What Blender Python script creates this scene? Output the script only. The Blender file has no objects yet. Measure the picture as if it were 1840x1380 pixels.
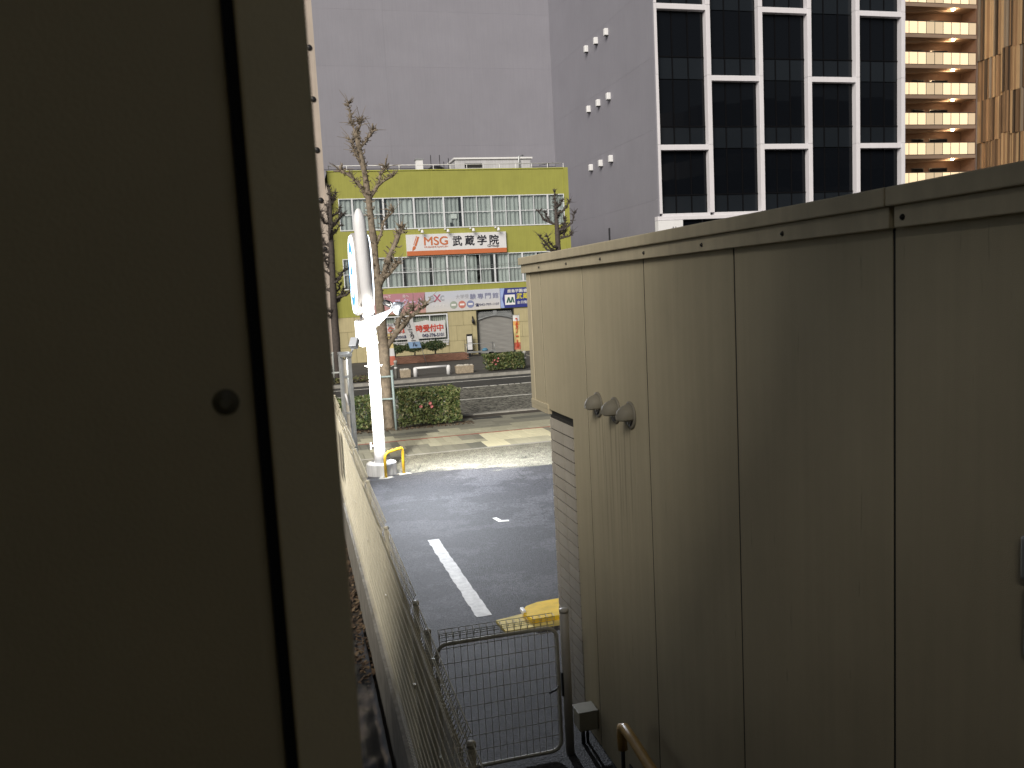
import bpy, bmesh, math, random
from math import sin, cos, pi, radians
from mathutils import Vector, Matrix, noise

sc = bpy.context.scene
C = sc.collection
RND = random.Random(7)

# ------------------------------------------------------------------ camera
yaw, pit, rol = radians(14.41), radians(6.40), radians(-2.99)
fw = Vector((sin(yaw)*cos(pit), cos(yaw)*cos(pit), -sin(pit)))
rt = Vector((cos(yaw), -sin(yaw), 0)); up = rt.cross(fw)
r2 = rt*cos(rol) + up*sin(rol); u2 = up*cos(rol) - rt*sin(rol)
cam = bpy.data.cameras.new('camera'); cam.lens = 36*1500/1840; cam.sensor_width = 36
cam.clip_start = 0.02; cam.clip_end = 2000
cam.dof.use_dof = True; cam.dof.focus_distance = 14; cam.dof.aperture_fstop = 8.4
co = bpy.data.objects.new('camera', cam); C.objects.link(co)
m = Matrix((r2, u2, -fw)).transposed().to_4x4(); m.translation = (0, 0, 3.8)
co.matrix_world = m
sc.camera = co

# ------------------------------------------------------------------ world, sun, exposure
SUN_AZ, SUN_EL = radians(217), radians(30)      # where the light over the town comes from: left of the viewer, beyond the near wall
W = bpy.data.worlds.new('World'); sc.world = W; W.use_nodes = True
nt = W.node_tree; nt.nodes.clear()
sky = nt.nodes.new('ShaderNodeTexSky'); sky.sky_type = 'NISHITA'; sky.sun_disc = False
sky.sun_elevation = SUN_EL; sky.sun_rotation = SUN_AZ
sky.air_density = 1.0; sky.dust_density = 1.0; sky.ozone_density = 1.0
bg = nt.nodes.new('ShaderNodeBackground'); bg.inputs['Strength'].default_value = 0.038
wo = nt.nodes.new('ShaderNodeOutputWorld')
hs = nt.nodes.new('ShaderNodeHueSaturation'); hs.inputs['Saturation'].default_value = .35     # grey town sky
nt.links.new(sky.outputs[0], hs.inputs['Color']); nt.links.new(hs.outputs[0], bg.inputs[0]); nt.links.new(bg.outputs[0], wo.inputs[0])
sl = bpy.data.lights.new('sun', 'SUN'); sl.energy = 3.3; sl.angle = radians(34); sl.color = (1.0, 0.93, 0.83)
so = bpy.data.objects.new('sun', sl); C.objects.link(so)
sd = Vector((sin(SUN_AZ)*cos(SUN_EL), cos(SUN_AZ)*cos(SUN_EL), sin(SUN_EL)))
so.rotation_euler = sd.to_track_quat('Z', 'Y').to_euler(); so.location = (0, -30, 40)
sc.view_settings.view_transform = 'Standard'; sc.view_settings.look = 'None'
sc.view_settings.exposure = 0.22; sc.view_settings.gamma = 1.0; sc.view_settings.use_curve_mapping = False
sc.cycles.use_denoising = True
sc.cycles.sample_clamp_indirect = 4.0
sc.cycles.caustics_reflective = False; sc.cycles.caustics_refractive = False
sc.cycles.max_bounces = 8; sc.cycles.transparent_max_bounces = 12

# ------------------------------------------------------------------ materials
MATS = {}
def mat(name, col, rough=0.7, var=0.12, scale=3.0, bump=0.0, bscale=80.0, metal=0.0, spec=0.5, streak=0.0, rnd=0.0, speck=0.0, sscale=120.0, emit=None, estr=0.0, stretch=(1, 1, 1)):
    if name in MATS: return MATS[name]
    M = bpy.data.materials.new(name); M.use_nodes = True; t = M.node_tree; N = t.nodes; L = t.links
    b = N['Principled BSDF']; b.inputs['Roughness'].default_value = rough; b.inputs['Metallic'].default_value = metal
    b.inputs['Specular IOR Level'].default_value = spec
    tc = N.new('ShaderNodeTexCoord')
    mp = N.new('ShaderNodeMapping'); mp.inputs['Scale'].default_value = stretch; L.new(tc.outputs['Object'], mp.inputs[0])
    def mul(a, f_node_out, lo, hi):
        mr = N.new('ShaderNodeMapRange'); mr.inputs['To Min'].default_value = lo; mr.inputs['To Max'].default_value = hi
        L.new(f_node_out, mr.inputs['Value'])
        mx = N.new('ShaderNodeMix'); mx.data_type = 'RGBA'; mx.blend_type = 'MULTIPLY'; mx.inputs['Factor'].default_value = 1
        L.new(a, mx.inputs['A']); L.new(mr.outputs[0], mx.inputs['B']); return mx.outputs['Result']
    rgb = N.new('ShaderNodeRGB'); rgb.outputs[0].default_value = (*col, 1); out = rgb.outputs[0]
    if var:
        n = N.new('ShaderNodeTexNoise'); n.inputs['Scale'].default_value = scale; n.inputs['Detail'].default_value = 8; n.inputs['Roughness'].default_value = .65
        L.new(mp.outputs[0], n.inputs['Vector']); mr0 = N.new('ShaderNodeMapRange'); mr0.inputs['From Min'].default_value = .3; mr0.inputs['From Max'].default_value = .7
        L.new(n.outputs['Fac'], mr0.inputs['Value']); out = mul(out, mr0.outputs[0], 1-var, 1+var)
    if streak:
        m2 = N.new('ShaderNodeMapping'); m2.inputs['Scale'].default_value = (9, 9, .35); L.new(tc.outputs['Object'], m2.inputs[0])
        n = N.new('ShaderNodeTexNoise'); n.inputs['Scale'].default_value = 1.6; n.inputs['Detail'].default_value = 5; L.new(m2.outputs[0], n.inputs['Vector'])
        mr0 = N.new('ShaderNodeMapRange'); mr0.inputs['From Min'].default_value = .35; mr0.inputs['From Max'].default_value = .65
        L.new(n.outputs['Fac'], mr0.inputs['Value']); out = mul(out, mr0.outputs[0], 1-streak, 1.0)
    if speck:
        v = N.new('ShaderNodeTexVoronoi'); v.inputs['Scale'].default_value = sscale; L.new(mp.outputs[0], v.inputs['Vector'])
        sx = N.new('ShaderNodeSeparateColor'); L.new(v.outputs['Color'], sx.inputs[0]); out = mul(out, sx.outputs[0], 1-speck, 1+speck)
    if rnd:
        oi = N.new('ShaderNodeObjectInfo'); out = mul(out, oi.outputs['Random'], 1-rnd, 1+rnd)
    L.new(out, b.inputs['Base Color'])
    if bump:
        n = N.new('ShaderNodeTexNoise'); n.inputs['Scale'].default_value = bscale; n.inputs['Detail'].default_value = 3
        L.new(mp.outputs[0], n.inputs['Vector'])
        bp = N.new('ShaderNodeBump'); bp.inputs['Strength'].default_value = bump; bp.inputs['Distance'].default_value = .01
        L.new(n.outputs['Fac'], bp.inputs['Height']); L.new(bp.outputs[0], b.inputs['Normal'])
    if emit:
        b.inputs['Emission Color'].default_value = (*emit, 1); b.inputs['Emission Strength'].default_value = estr
    MATS[name] = M; return M

def glass(name, tint, refl=.07):
    M = bpy.data.materials.new(name); M.use_nodes = True; t = M.node_tree; N = t.nodes; L = t.links; N.clear()
    o = N.new('ShaderNodeOutputMaterial'); mx = N.new('ShaderNodeMixShader'); tr = N.new('ShaderNodeBsdfTransparent'); g = N.new('ShaderNodeBsdfGlossy')
    tr.inputs['Color'].default_value = (*tint, 1); g.inputs['Roughness'].default_value = .02; g.inputs['Color'].default_value = (.9, .95, 1, 1)
    mx.inputs[0].default_value = refl; L.new(tr.outputs[0], mx.inputs[1]); L.new(g.outputs[0], mx.inputs[2]); L.new(mx.outputs[0], o.inputs[0])
    return M

# ------------------------------------------------------------------ mesh builder
class MB:
    def __init__(s): s.v = []; s.f = []; s.sm = []; s.mi = []; s.cur = 0
    def add(s, vs, fs, smooth=False):
        o = len(s.v); s.v += [tuple(p) for p in vs]
        for f in fs: s.f.append(tuple(i+o for i in f)); s.sm.append(smooth); s.mi.append(s.cur)
        return s
    def box(s, x0, x1, y0, y1, z0, z1):
        return s.add([(x0,y0,z0),(x1,y0,z0),(x1,y1,z0),(x0,y1,z0),(x0,y0,z1),(x1,y0,z1),(x1,y1,z1),(x0,y1,z1)],
                     [(0,3,2,1),(4,5,6,7),(0,1,5,4),(1,2,6,5),(2,3,7,6),(3,0,4,7)])
    def quad(s, a, b, c, d): return s.add([a,b,c,d], [(0,1,2,3)])
    def tube(s, pts, rad, n=8, caps=True, smooth=True, closed=False, jit=0.0, seed=0):
        pts = [Vector(p) for p in pts]; rr = random.Random(seed)
        if not hasattr(rad, '__len__'): rad = [rad]*len(pts)
        vs = []; k = len(pts); ref = None
        for i, p in enumerate(pts):
            if closed: t = pts[(i+1) % k] - pts[i-1]
            else: t = pts[min(i+1, k-1)] - pts[max(i-1, 0)]
            t.normalize()
            if ref is None:
                ref = Vector((0,0,1)) if abs(t.z) < .9 else Vector((1,0,0))
            a = (ref - t*ref.dot(t)).normalized(); b = t.cross(a); ref = a
            for j in range(n):
                q = 2*pi*j/n; r = rad[i]*(1+rr.uniform(-jit, jit))
                vs.append(p + (a*cos(q)+b*sin(q))*r)
        fs = []
        for i in range(k if closed else k-1):
            for j in range(n):
                i2 = (i+1) % k
                fs.append((i*n+j, i*n+(j+1) % n, i2*n+(j+1) % n, i2*n+j))
        s.add(vs, fs, smooth)
        if caps and not closed:
            o = len(s.v)-len(vs)
            s.f.append(tuple(o+j for j in reversed(range(n)))); s.sm.append(False); s.mi.append(s.cur)
            s.f.append(tuple(o+(k-1)*n+j for j in range(n))); s.sm.append(False); s.mi.append(s.cur)
        return s
    def bar(s, a, b, r, n=4): return s.tube([a, b], r, n, smooth=n > 5)
    def lathe(s, prof, c, n=24, axis='z', smooth=True):
        vs = []
        for r, h in prof:
            for j in range(n):
                q = 2*pi*j/n; a, b = r*cos(q), r*sin(q)
                vs.append((c[0]+a, c[1]+b, c[2]+h) if axis == 'z' else ((c[0]+a, c[1]+h, c[2]+b) if axis == 'y' else (c[0]+h, c[1]+a, c[2]+b)))
        fs = []
        for i in range(len(prof)-1):
            for j in range(n): fs.append((i*n+j, i*n+(j+1) % n, (i+1)*n+(j+1) % n, (i+1)*n+j))
        s.add(vs, fs, smooth); o = len(s.v)-len(vs)
        for base, rev in ((0, True), ((len(prof)-1)*n, False)):
            idx = [o+base+j for j in range(n)]
            s.f.append(tuple(reversed(idx)) if rev else tuple(idx)); s.sm.append(False); s.mi.append(s.cur)
        return s
    def prism(s, poly, axis, d0, d1):
        n = len(poly)
        def P(p, d): return {'x': (d, p[0], p[1]), 'y': (p[0], d, p[1]), 'z': (p[0], p[1], d)}[axis]
        return s.add([P(p, d0) for p in poly]+[P(p, d1) for p in poly],
                     [tuple(range(n)), tuple(reversed(range(n, 2*n)))]+[(i, i+n, (i+1) % n+n, (i+1) % n) for i in range(n)])
    def mesh(s, name, mats):
        me = bpy.data.meshes.new(name); me.from_pydata(s.v, [], s.f)
        me.polygons.foreach_set('use_smooth', s.sm)
        for mm in (mats if isinstance(mats, (list, tuple)) else [mats]): me.materials.append(mm)
        if isinstance(mats, (list, tuple)): me.polygons.foreach_set('material_index', s.mi)
        bm = bmesh.new(); bm.from_mesh(me); bmesh.ops.recalc_face_normals(bm, faces=bm.faces); bm.to_mesh(me); bm.free()
        me.update(); return me

def rootof(p):
    v = Vector((0,0,0))
    while p is not None: v += p.location; p = p.parent
    return v
def obj(name, mb, mt, parent=None, local=False, bevel=0, seg=2):
    me = mb.mesh(name, mt) if isinstance(mb, MB) else mb
    o = bpy.data.objects.new(name, me); C.objects.link(o)
    if parent is not None:
        o.parent = parent
        if not local: o.location = -rootof(parent)
    if bevel:
        b = o.modifiers.new('bevel', 'BEVEL'); b.width = bevel; b.segments = seg; b.limit_method = 'ANGLE'
    return o
def place(name, me, loc, parent, mt=None):
    o = bpy.data.objects.new(name, me); C.objects.link(o); o.parent = parent
    o.location = Vector(loc) - rootof(parent); return o
def tag(o, label, cat, group=None):
    o['label'] = label; o['category'] = cat
    if group: o['group'] = group
    return o
def thing(name, loc, label, cat, group=None):
    o = bpy.data.objects.new(name, None); C.objects.link(o); o.location = loc; o.empty_display_size = .2
    return tag(o, label, cat, group)
def struct(name, mb, mt):
    o = obj(name, mb, mt); o['kind'] = 'structure'; return o
def copy_tree(o, parent=None):
    c = o.copy(); C.objects.link(c); c.parent = parent
    for ch in list(o.children): copy_tree(ch, c)
    return c

_font_cache = {}
def text(name, s, h, x, y, z, mt, parent, bold=0.0, align='LEFT', face='-y', width=None, shear=0, vertical=False, depth=.004):
    cu = bpy.data.curves.new('txt', 'FONT')
    cu.body = '\n'.join(s) if vertical else s
    cu.size = 1; cu.extrude = depth; cu.align_x = align; cu.shear = shear
    if vertical: cu.space_line = .72
    o = bpy.data.objects.new('txt', cu); C.objects.link(o)
    dg = bpy.context.evaluated_depsgraph_get(); me = bpy.data.meshes.new_from_object(o.evaluated_get(dg))
    bpy.data.objects.remove(o); bpy.data.curves.remove(cu)
    if not me.vertices: return None
    xs = [v.co.x for v in me.vertices]; ys = [v.co.y for v in me.vertices]
    k = h/(max(ys)-min(ys)); kx = k
    if width: kx = width/(max(xs)-min(xs))
    x0 = {'LEFT': min(xs), 'CENTER': (min(xs)+max(xs))/2, 'RIGHT': max(xs)}[align]; y0 = min(ys)
    for v in me.vertices:
        a, b, d = (v.co.x-x0)*kx, (v.co.y-y0)*k, v.co.z
        v.co = (x+a, y-d, z+b) if face == '-y' else (x-d, y-a, z+b)
    me.materials.clear(); me.materials.append(mt)
    if bold:                                   # heavier strokes: shifted copies, each a hair prouder
        bm = bmesh.new(); bm.from_mesh(me); geo = bm.verts[:]+bm.edges[:]+bm.faces[:]; w = bold*1.1*k
        for n_, (dx, dz) in enumerate(((w, 0), (-w, 0), (0, w), (0, -w))):
            d = bmesh.ops.duplicate(bm, geom=geo); vv = [g for g in d['geom'] if isinstance(g, bmesh.types.BMVert)]
            off = .0012*(n_+1)
            bmesh.ops.translate(bm, verts=vv, vec=(dx, -off, dz) if face == '-y' else (-off, dx, dz))
        bm.to_mesh(me); bm.free()
    return obj(name, me, mt, parent)

# ------------------------------------------------------------------ shared materials
def siding_mat():
    M = mat('siding', (.52, .46, .32), .75, .07, 1.3, .22, 260, streak=.07, spec=.15)
    N = M.node_tree.nodes; L = M.node_tree.links; b = N['Principled BSDF']
    src = b.inputs['Base Color'].links[0].from_socket
    tc = N.new('ShaderNodeTexCoord'); sp = N.new('ShaderNodeSeparateXYZ'); L.new(tc.outputs['Object'], sp.inputs[0])
    def rng(sock, a, c, lo=0.0, hi=1.0):
        m_ = N.new('ShaderNodeMapRange'); m_.interpolation_type = 'SMOOTHSTEP'
        for k_, v_ in (('From Min', a), ('From Max', c), ('To Min', lo), ('To Max', hi)): m_.inputs[k_].default_value = v_
        L.new(sock, m_.inputs['Value']); return m_.outputs[0]
    def mul(a, c):
        k = N.new('ShaderNodeMath'); k.operation = 'MULTIPLY'; L.new(a, k.inputs[0]); L.new(c, k.inputs[1]); return k.outputs[0]
    mp = N.new('ShaderNodeMapping'); mp.inputs['Scale'].default_value = (20, 20, .5); L.new(tc.outputs['Object'], mp.inputs[0])
    n = N.new('ShaderNodeTexNoise'); n.inputs['Scale'].default_value = 1.5; n.inputs['Detail'].default_value = 4; L.new(mp.outputs[0], n.inputs['Vector'])
    st_ = rng(n.outputs['Fac'], .5, .68)
    # run-off stains under the hood vents, and grime washed up from the foot of the wall
    below = mul(rng(sp.outputs['Z'], 1.5, 2.7), rng(sp.outputs['Z'], 2.86, 2.80))
    near = mul(rng(sp.outputs['Y'], 5.1, 5.25), rng(sp.outputs['Y'], 6.1, 5.95))
    a1 = mul(mul(below, near), st_)
    n3 = N.new('ShaderNodeTexNoise'); n3.inputs['Scale'].default_value = 3; n3.inputs['Detail'].default_value = 6; L.new(tc.outputs['Object'], n3.inputs['Vector'])
    a2 = mul(rng(sp.outputs['Z'], .55, -.05), rng(n3.outputs['Fac'], .35, .7))
    mp2 = N.new('ShaderNodeMapping'); mp2.inputs['Scale'].default_value = (14, 14, 1.4); L.new(tc.outputs['Object'], mp2.inputs[0])
    n4 = N.new('ShaderNodeTexNoise'); n4.inputs['Scale'].default_value = 3; n4.inputs['Detail'].default_value = 3; L.new(mp2.outputs[0], n4.inputs['Vector'])
    a3 = mul(rng(n4.outputs['Fac'], .66, .74), rng(n3.outputs['Fac'], .5, .62))
    col = src
    for f_, c_, w_ in ((a1, (.26, .23, .17), .75), (a2, (.20, .18, .13), .6), (a3, (.34, .30, .21), .7)):
        mx = N.new('ShaderNodeMix'); mx.data_type = 'RGBA'; sc_ = N.new('ShaderNodeMath'); sc_.operation = 'MULTIPLY'; sc_.inputs[1].default_value = w_
        L.new(f_, sc_.inputs[0]); L.new(sc_.outputs[0], mx.inputs['Factor']); L.new(col, mx.inputs['A']); mx.inputs['B'].default_value = (*c_, 1); col = mx.outputs['Result']
    L.new(col, b.inputs['Base Color']); return M
M_siding = siding_mat()
M_trim = mat('siding_trim', (.56, .495, .345), .7, .06, 4, .1, 200, spec=.2)
M_dark = mat('dark_gap', (.02, .02, .018), .8, 0)
M_screw = mat('screw_metal', (.05, .047, .04), .45, .1, 20, metal=.6)
M_white = mat('white_paint', (.78, .78, .79), .4, .05, 2)
M_galv = mat('galvanised', (.42, .44, .45), .4, .15, 6, metal=.55)
M_mesh = mat('mesh_fence_paint', (.74, .69, .54), .5, .12, 4)
M_black = mat('black_plastic', (.015, .015, .017), .35, .1, 5)
M_conc = mat('concrete', (.33, .32, .29), .85, .18, 4, .3, 60)
M_yellow = mat('yellow_paint', (.72, .46, .03), .45, .12, 7)
M_yellowroad = mat('yellow_road_paint', (.78, .52, .02), .7, .18, 9, .2, 120)
M_bark = mat('bark', (.22, .18, .135), .9, .45, 9, .8, 40)
M_barkd = mat('bark_dark_unlit', (.075, .062, .055), .9, .35, 9, .8, 40)  # dark bark, with far trees' lack of light in the colour; stems share it
M_leaf = [mat('leaf_a', (.075, .105, .03), .55, .3, 9), mat('leaf_b', (.14, .165, .06), .55, .3, 9), mat('leaf_c', (.22, .20, .09), .6, .3, 9), mat('leaf_d', (.03, .06, .02), .55, .3, 9)]
M_litter = [mat('litter_a', (.10, .065, .04), .9, .3, 9), mat('litter_b', (.17, .12, .07), .9, .3, 9), mat('litter_c', (.09, .06, .04), .9, .3, 9)]
M_pink = mat('pink_petal', (.52, .17, .17), .6, .15, 9)
M_clear = glass('window_glass', (.93, .96, .95))
M_black_ink = mat('black_ink', (.02, .02, .03), .5, 0)
M_navy_ink = mat('navy_ink', (.03, .035, .11), .5, 0)
M_red_ink = mat('red_ink', (.60, .06, .03), .5, 0)
M_orange = mat('orange_ink', (.55, .16, .06), .5, .06, 3)
M_whiteink = mat('white_ink', (.8, .8, .8), .5, 0)
M_board = mat('sign_white', (.74, .74, .76), .45, .05, 1.5, streak=.06)

# ================================================================== SETTING
def ground_mats():
    # parking asphalt: cool dark tar with worn paler patches, a paler yellowish apron towards the pavement
    M = bpy.data.materials.new('parking_asphalt'); M.use_nodes = True; N = M.node_tree.nodes; L = M.node_tree.links; b = N['Principled BSDF']
    tc = N.new('ShaderNodeTexCoord'); P = tc.outputs['Object']
    sep = N.new('ShaderNodeSeparateXYZ'); L.new(P, sep.inputs[0])
    def noi(scale, det=6, rough=.6, stretch=None):
        n = N.new('ShaderNodeTexNoise'); n.inputs['Scale'].default_value = scale; n.inputs['Detail'].default_value = det; n.inputs['Roughness'].default_value = rough
        if stretch:
            mp = N.new('ShaderNodeMapping'); mp.inputs['Scale'].default_value = stretch; L.new(P, mp.inputs[0]); L.new(mp.outputs[0], n.inputs['Vector'])
        else: L.new(P, n.inputs['Vector'])
        return n.outputs['Fac']
    def math_(op, a, c):
        k = N.new('ShaderNodeMath'); k.operation = op
        for i, q in enumerate((a, c)):
            if isinstance(q, (int, float)): k.inputs[i].default_value = q
            else: L.new(q, k.inputs[i])
        return k.outputs[0]
    def ramp(x, lo, hi):
        mr = N.new('ShaderNodeMapRange'); mr.interpolation_type = 'SMOOTHSTEP'; mr.inputs['From Min'].default_value = lo; mr.inputs['From Max'].default_value = hi; L.new(x, mr.inputs['Value']); return mr.outputs[0]
    def mix(f, a, c):
        mx = N.new('ShaderNodeMix'); mx.data_type = 'RGBA'
        if isinstance(f, float): mx.inputs['Factor'].default_value = f
        else: L.new(f, mx.inputs['Factor'])
        for key, q in (('A', a), ('B', c)):
            if isinstance(q, tuple): mx.inputs[key].default_value = (*q, 1)
            else: L.new(q, mx.inputs[key])
        return mx.outputs['Result']
    base = mix(ramp(noi(.75, 10, .72, (.85, 1.15, 1)), .50, .535), (.027, .027, .030), (.048, .048, .053))
    base = mix(ramp(noi(2.2, 8, .7), .55, .75), base, (.022, .022, .024))
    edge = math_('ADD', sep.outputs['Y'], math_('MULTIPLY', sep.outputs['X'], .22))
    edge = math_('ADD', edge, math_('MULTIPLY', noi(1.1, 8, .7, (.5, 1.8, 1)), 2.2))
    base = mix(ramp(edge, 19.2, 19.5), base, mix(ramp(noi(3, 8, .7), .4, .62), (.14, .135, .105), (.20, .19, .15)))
    vo = N.new('ShaderNodeTexVoronoi'); vo.inputs['Scale'].default_value = 62; L.new(P, vo.inputs['Vector'])
    vs = N.new('ShaderNodeSeparateColor'); L.new(vo.outputs['Color'], vs.inputs[0])
    mr = N.new('ShaderNodeMapRange'); mr.inputs['To Min'].default_value = .25; mr.inputs['To Max'].default_value = 1.9; L.new(vs.outputs[0], mr.inputs['Value'])
    mx = N.new('ShaderNodeMix'); mx.data_type = 'RGBA'; mx.blend_type = 'MULTIPLY'; mx.inputs['Factor'].default_value = 1; L.new(base, mx.inputs['A']); L.new(mr.outputs[0], mx.inputs['B'])
    # hairline cracks
    wv = N.new('ShaderNodeVectorMath'); wv.operation = 'ADD'; nz_ = N.new('ShaderNodeTexNoise'); nz_.inputs['Scale'].default_value = 1.6; nz_.inputs['Detail'].default_value = 6
    L.new(P, nz_.inputs['Vector']); L.new(P, wv.inputs[0]); L.new(nz_.outputs['Color'], wv.inputs[1])
    vc = N.new('ShaderNodeTexVoronoi'); vc.feature = 'DISTANCE_TO_EDGE'; vc.inputs['Scale'].default_value = .55; L.new(wv.outputs[0], vc.inputs['Vector'])
    crk = math_('MULTIPLY', ramp(vc.outputs['Distance'], .009, .002), ramp(noi(.5, 3), .48, .56))
    mx2 = N.new('ShaderNodeMix'); mx2.data_type = 'RGBA'; L.new(crk, mx2.inputs['Factor']); L.new(mx.outputs['Result'], mx2.inputs['A']); mx2.inputs['B'].default_value = (.012, .012, .012, 1); mx = mx2
    # small pale grit
    v2 = N.new('ShaderNodeTexVoronoi'); v2.inputs['Scale'].default_value = 9; L.new(P, v2.inputs['Vector'])
    g = ramp(v2.outputs['Distance'], .06, .03); gg = N.new('ShaderNodeSeparateColor'); L.new(v2.outputs['Color'], gg.inputs[0])
    g = math_('MULTIPLY', g, ramp(gg.outputs[1], .8, .82))
    col = mix(g, mx.outputs['Result'], (.35, .35, .34))
    L.new(col, b.inputs['Base Color']); b.inputs['Roughness'].default_value = .75
    bp = N.new('ShaderNodeBump'); bp.inputs['Strength'].default_value = .6; bp.inputs['Distance'].default_value = .006; L.new(vo.outputs['Distance'], bp.inputs['Height']); L.new(bp.outputs[0], b.inputs['Normal'])
    return M
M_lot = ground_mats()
M_road = mat('road_smooth_asphalt', (.045, .045, .045), .7, .2, 1.2, .3, 90, speck=.35, sscale=70)
M_roadr = mat('road_open_asphalt', (.15, .147, .125), .8, .2, 1.0, .8, 40, speck=.97, sscale=13)
M_earth = mat('earth', (.06, .05, .04), .95, .3, 3, .4, 30)
M_far = mat('far_paving', (.075, .072, .068), .85, .25, 1.5, .3, 40)
M_line = mat('road_paint', (.62, .62, .58), .7, .2, 6, .2, 90)
M_kerb = mat('kerb_stone', (.30, .29, .26), .85, .2, 3, .3, 60)

struct('terrain', MB().quad((-400,-300,-.96),(500,-300,-.96),(500,600,-.96),(-400,600,-.96)), M_earth)
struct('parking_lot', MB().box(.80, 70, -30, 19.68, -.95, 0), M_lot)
struct('road', MB().box(-200, 260, 25.62, 33.9, -.95, -.12), M_roadr)
struct('road_far_lane', MB().box(-200, 260, 33.9, 37.6, -.95, -.125), M_road)
struct('far_pavement', MB().box(-200, 260, 37.85, 140, -.95, 0), M_far)
struct('planting_bed', MB().box(-60, 260, 24.72, 25.42, -.95, -.03), M_earth)
for nm, y0, y1 in (('near_kerb', 25.42, 25.62), ('far_kerb', 37.6, 37.85)):
    k = bpy.data.objects.new(nm, None); C.objects.link(k); k['kind'] = 'structure'; k.location = (0, y0, -.12)
    me = MB().box(0, .595, 0, y1-y0, -.83, .13).mesh('kerb_stone', M_kerb)
    for i in range(64): place('kerb_stone', me, (-8+i*.6, y0, -.12), k)
    obj('kerb_stone', MB().box(-200, -8.005, y0, y1, -.95, .01), M_kerb, k); obj('kerb_stone', MB().box(30.4, 260, y0, y1, -.95, .01), M_kerb, k)
for nm, y, w, segs in (('lane_line', 30.0, .13, [(-60, 120)]), ('lane_line', 36.35, .13, [(-60, 120)]),):
    for a, b_ in segs: struct(nm, MB().box(a, b_, y, y+w, -.119, -.112), M_line)
# worn broken line at the joint of the two surfaces
mb = MB(); rr = random.Random(3); x = -20.0
while x < 60:
    w = rr.uniform(.15, .55); mb.box(x, x+w, 33.80+rr.uniform(-.02, .02), 33.95+rr.uniform(-.02, .02), -.119, -.111); x += w+rr.uniform(.02, .15)
struct('lane_line', mb, M_line)

# near pavement laid with pavers
P_cols = [mat('paver_grey', (.23, .222, .175), .85, .15, 4, .2, 70, rnd=.14), mat('paver_pale', (.40, .38, .28), .85, .12, 4, .2, 70, rnd=.10), mat('paver_dark', (.14, .14, .115), .85, .15, 4, .2, 70, rnd=.15), mat('paver_cream', (.64, .60, .42), .8, .08, 4, .15, 70, rnd=.06)]
M_redline = mat('red_paver_line', (.30, .09, .06), .85, .15, 5)
side = struct('pavement', MB().box(-60, 90, 19.68, 24.72, -.95, -.02), mat('paver_joint', (.06, .058, .05), .95, .2, 5))
rr = random.Random(11)
rows = [(19.80, 20.62), (20.62, 21.04), (21.04, 21.82), (21.92, 22.30), (22.30, 22.72), (22.72, 23.14), (23.14, 23.72), (23.72, 24.2), (24.2, 24.7)]
pm = {}
count = 0
for ri, (y0, y1) in enumerate(rows):
    x = .6 + (ri % 2)*.1
    blk = 0; c = 0
    while x < 9.0:
        w = .20 if ri in (0, 2) else (.30 if ri in (1, 3, 4, 5) else .45)
        if ri >= 6: w = .6
        if blk <= 0:
            blk = rr.choice((2, 3, 4)) if ri < 6 else 3; c = rr.choice((0, 0, 1, 1, 2)) if ri < 6 else rr.choice((0, 0, 2))
            if ri == 7 and c == 1: c = 0
        cc = c
        if x > 4.4+.1*ri and ri < 3: cc = 3 if not (ri == 0 and 4.9 < x < 6.1) else 1
        if x > 4.9 and ri in (1, 2) and 5.6 < x < 6.9: cc = rr.choice((3, 3, 0, 0))
        if ri == 3: cc = 1
        key = (round(w, 2), round(y1-y0, 2), cc)
        if key not in pm:
            pm[key] = MB().box(.005, w-.005, .005, y1-y0-.005, -.04, 0).mesh('paver', P_cols[cc])
        place('paver', pm[key], (x, y0, rr.uniform(-.003, .003)), side)
        x += w; blk -= 1; count += 1
obj('edging_line', MB().box(-60, 90, 21.825, 21.915, -.04, .002), M_redline, side)
for a, b_ in ((-60, .6), (9.6, 90)): obj('paving_beyond', MB().box(a, b_, 19.80, 24.71, -.04, -.003), P_cols[0], side)
obj('edging_kerb', MB().box(-60, 90, 19.685, 19.795, -.04, .004), M_kerb, side)
obj('drain_cover', MB().box(5.0, 5.9, 24.28, 24.62, -.02, .006), mat('iron_cover', (.05, .05, .05), .6, .2, 8, metal=.4), side)

# markings on the parking lot
mb = MB(); rr = random.Random(5); n = 40
L_, R_ = [], []
for i in range(n+1):
    t = i/n; y = 12.62 - t*3.32
    L_.append((1.755+t*.06+rr.uniform(-.012, .006), y)); R_.append((1.925+t*.07+rr.uniform(-.005, .008), y))
o0 = []
for (a, b_) in zip(L_, R_): o0 += [(a[0], a[1], .004), (b_[0], b_[1], .004)]
mb.add(o0, [(2*i, 2*i+1, 2*i+3, 2*i+2) for i in range(n)])
struct('bay_line', mb, mat('bay_paint', (.62, .62, .61), .7, .25, 10, .3, 90))
struct('bay_corner_mark', MB().prism([(2.98, 13.42), (3.06, 13.43), (3.10, 13.22), (3.21, 13.20), (3.20, 13.12), (3.03, 13.15)], 'z', .002, .006), M_line)
yk = thing('kerb_block', (2.4, 9, 0), 'low yellow painted kerb block with rounded end beyond the gate', 'kerb')
pts = [(2.02, 8.72), (1.99, 9.06), (2.35, 9.14), (2.6, 9.36), (5.2, 9.36), (5.2, 8.72)]
mb = MB(); mb.prism(pts, 'z', 0, .03)
obj('base', mb, mat('yellow_faded', (.62, .50, .16), .75, .25, 8, .2, 90), yk)
pts2 = [(2.36, 8.80), (2.31, 8.98), (2.32, 9.10), (2.40, 9.22), (2.55, 9.29), (2.75, 9.31), (5.1, 9.31), (5.1, 8.80)]
obj('block', MB().prism(pts2, 'z', .03, .085), M_yellowroad, yk, bevel=.008, seg=2)
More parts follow.
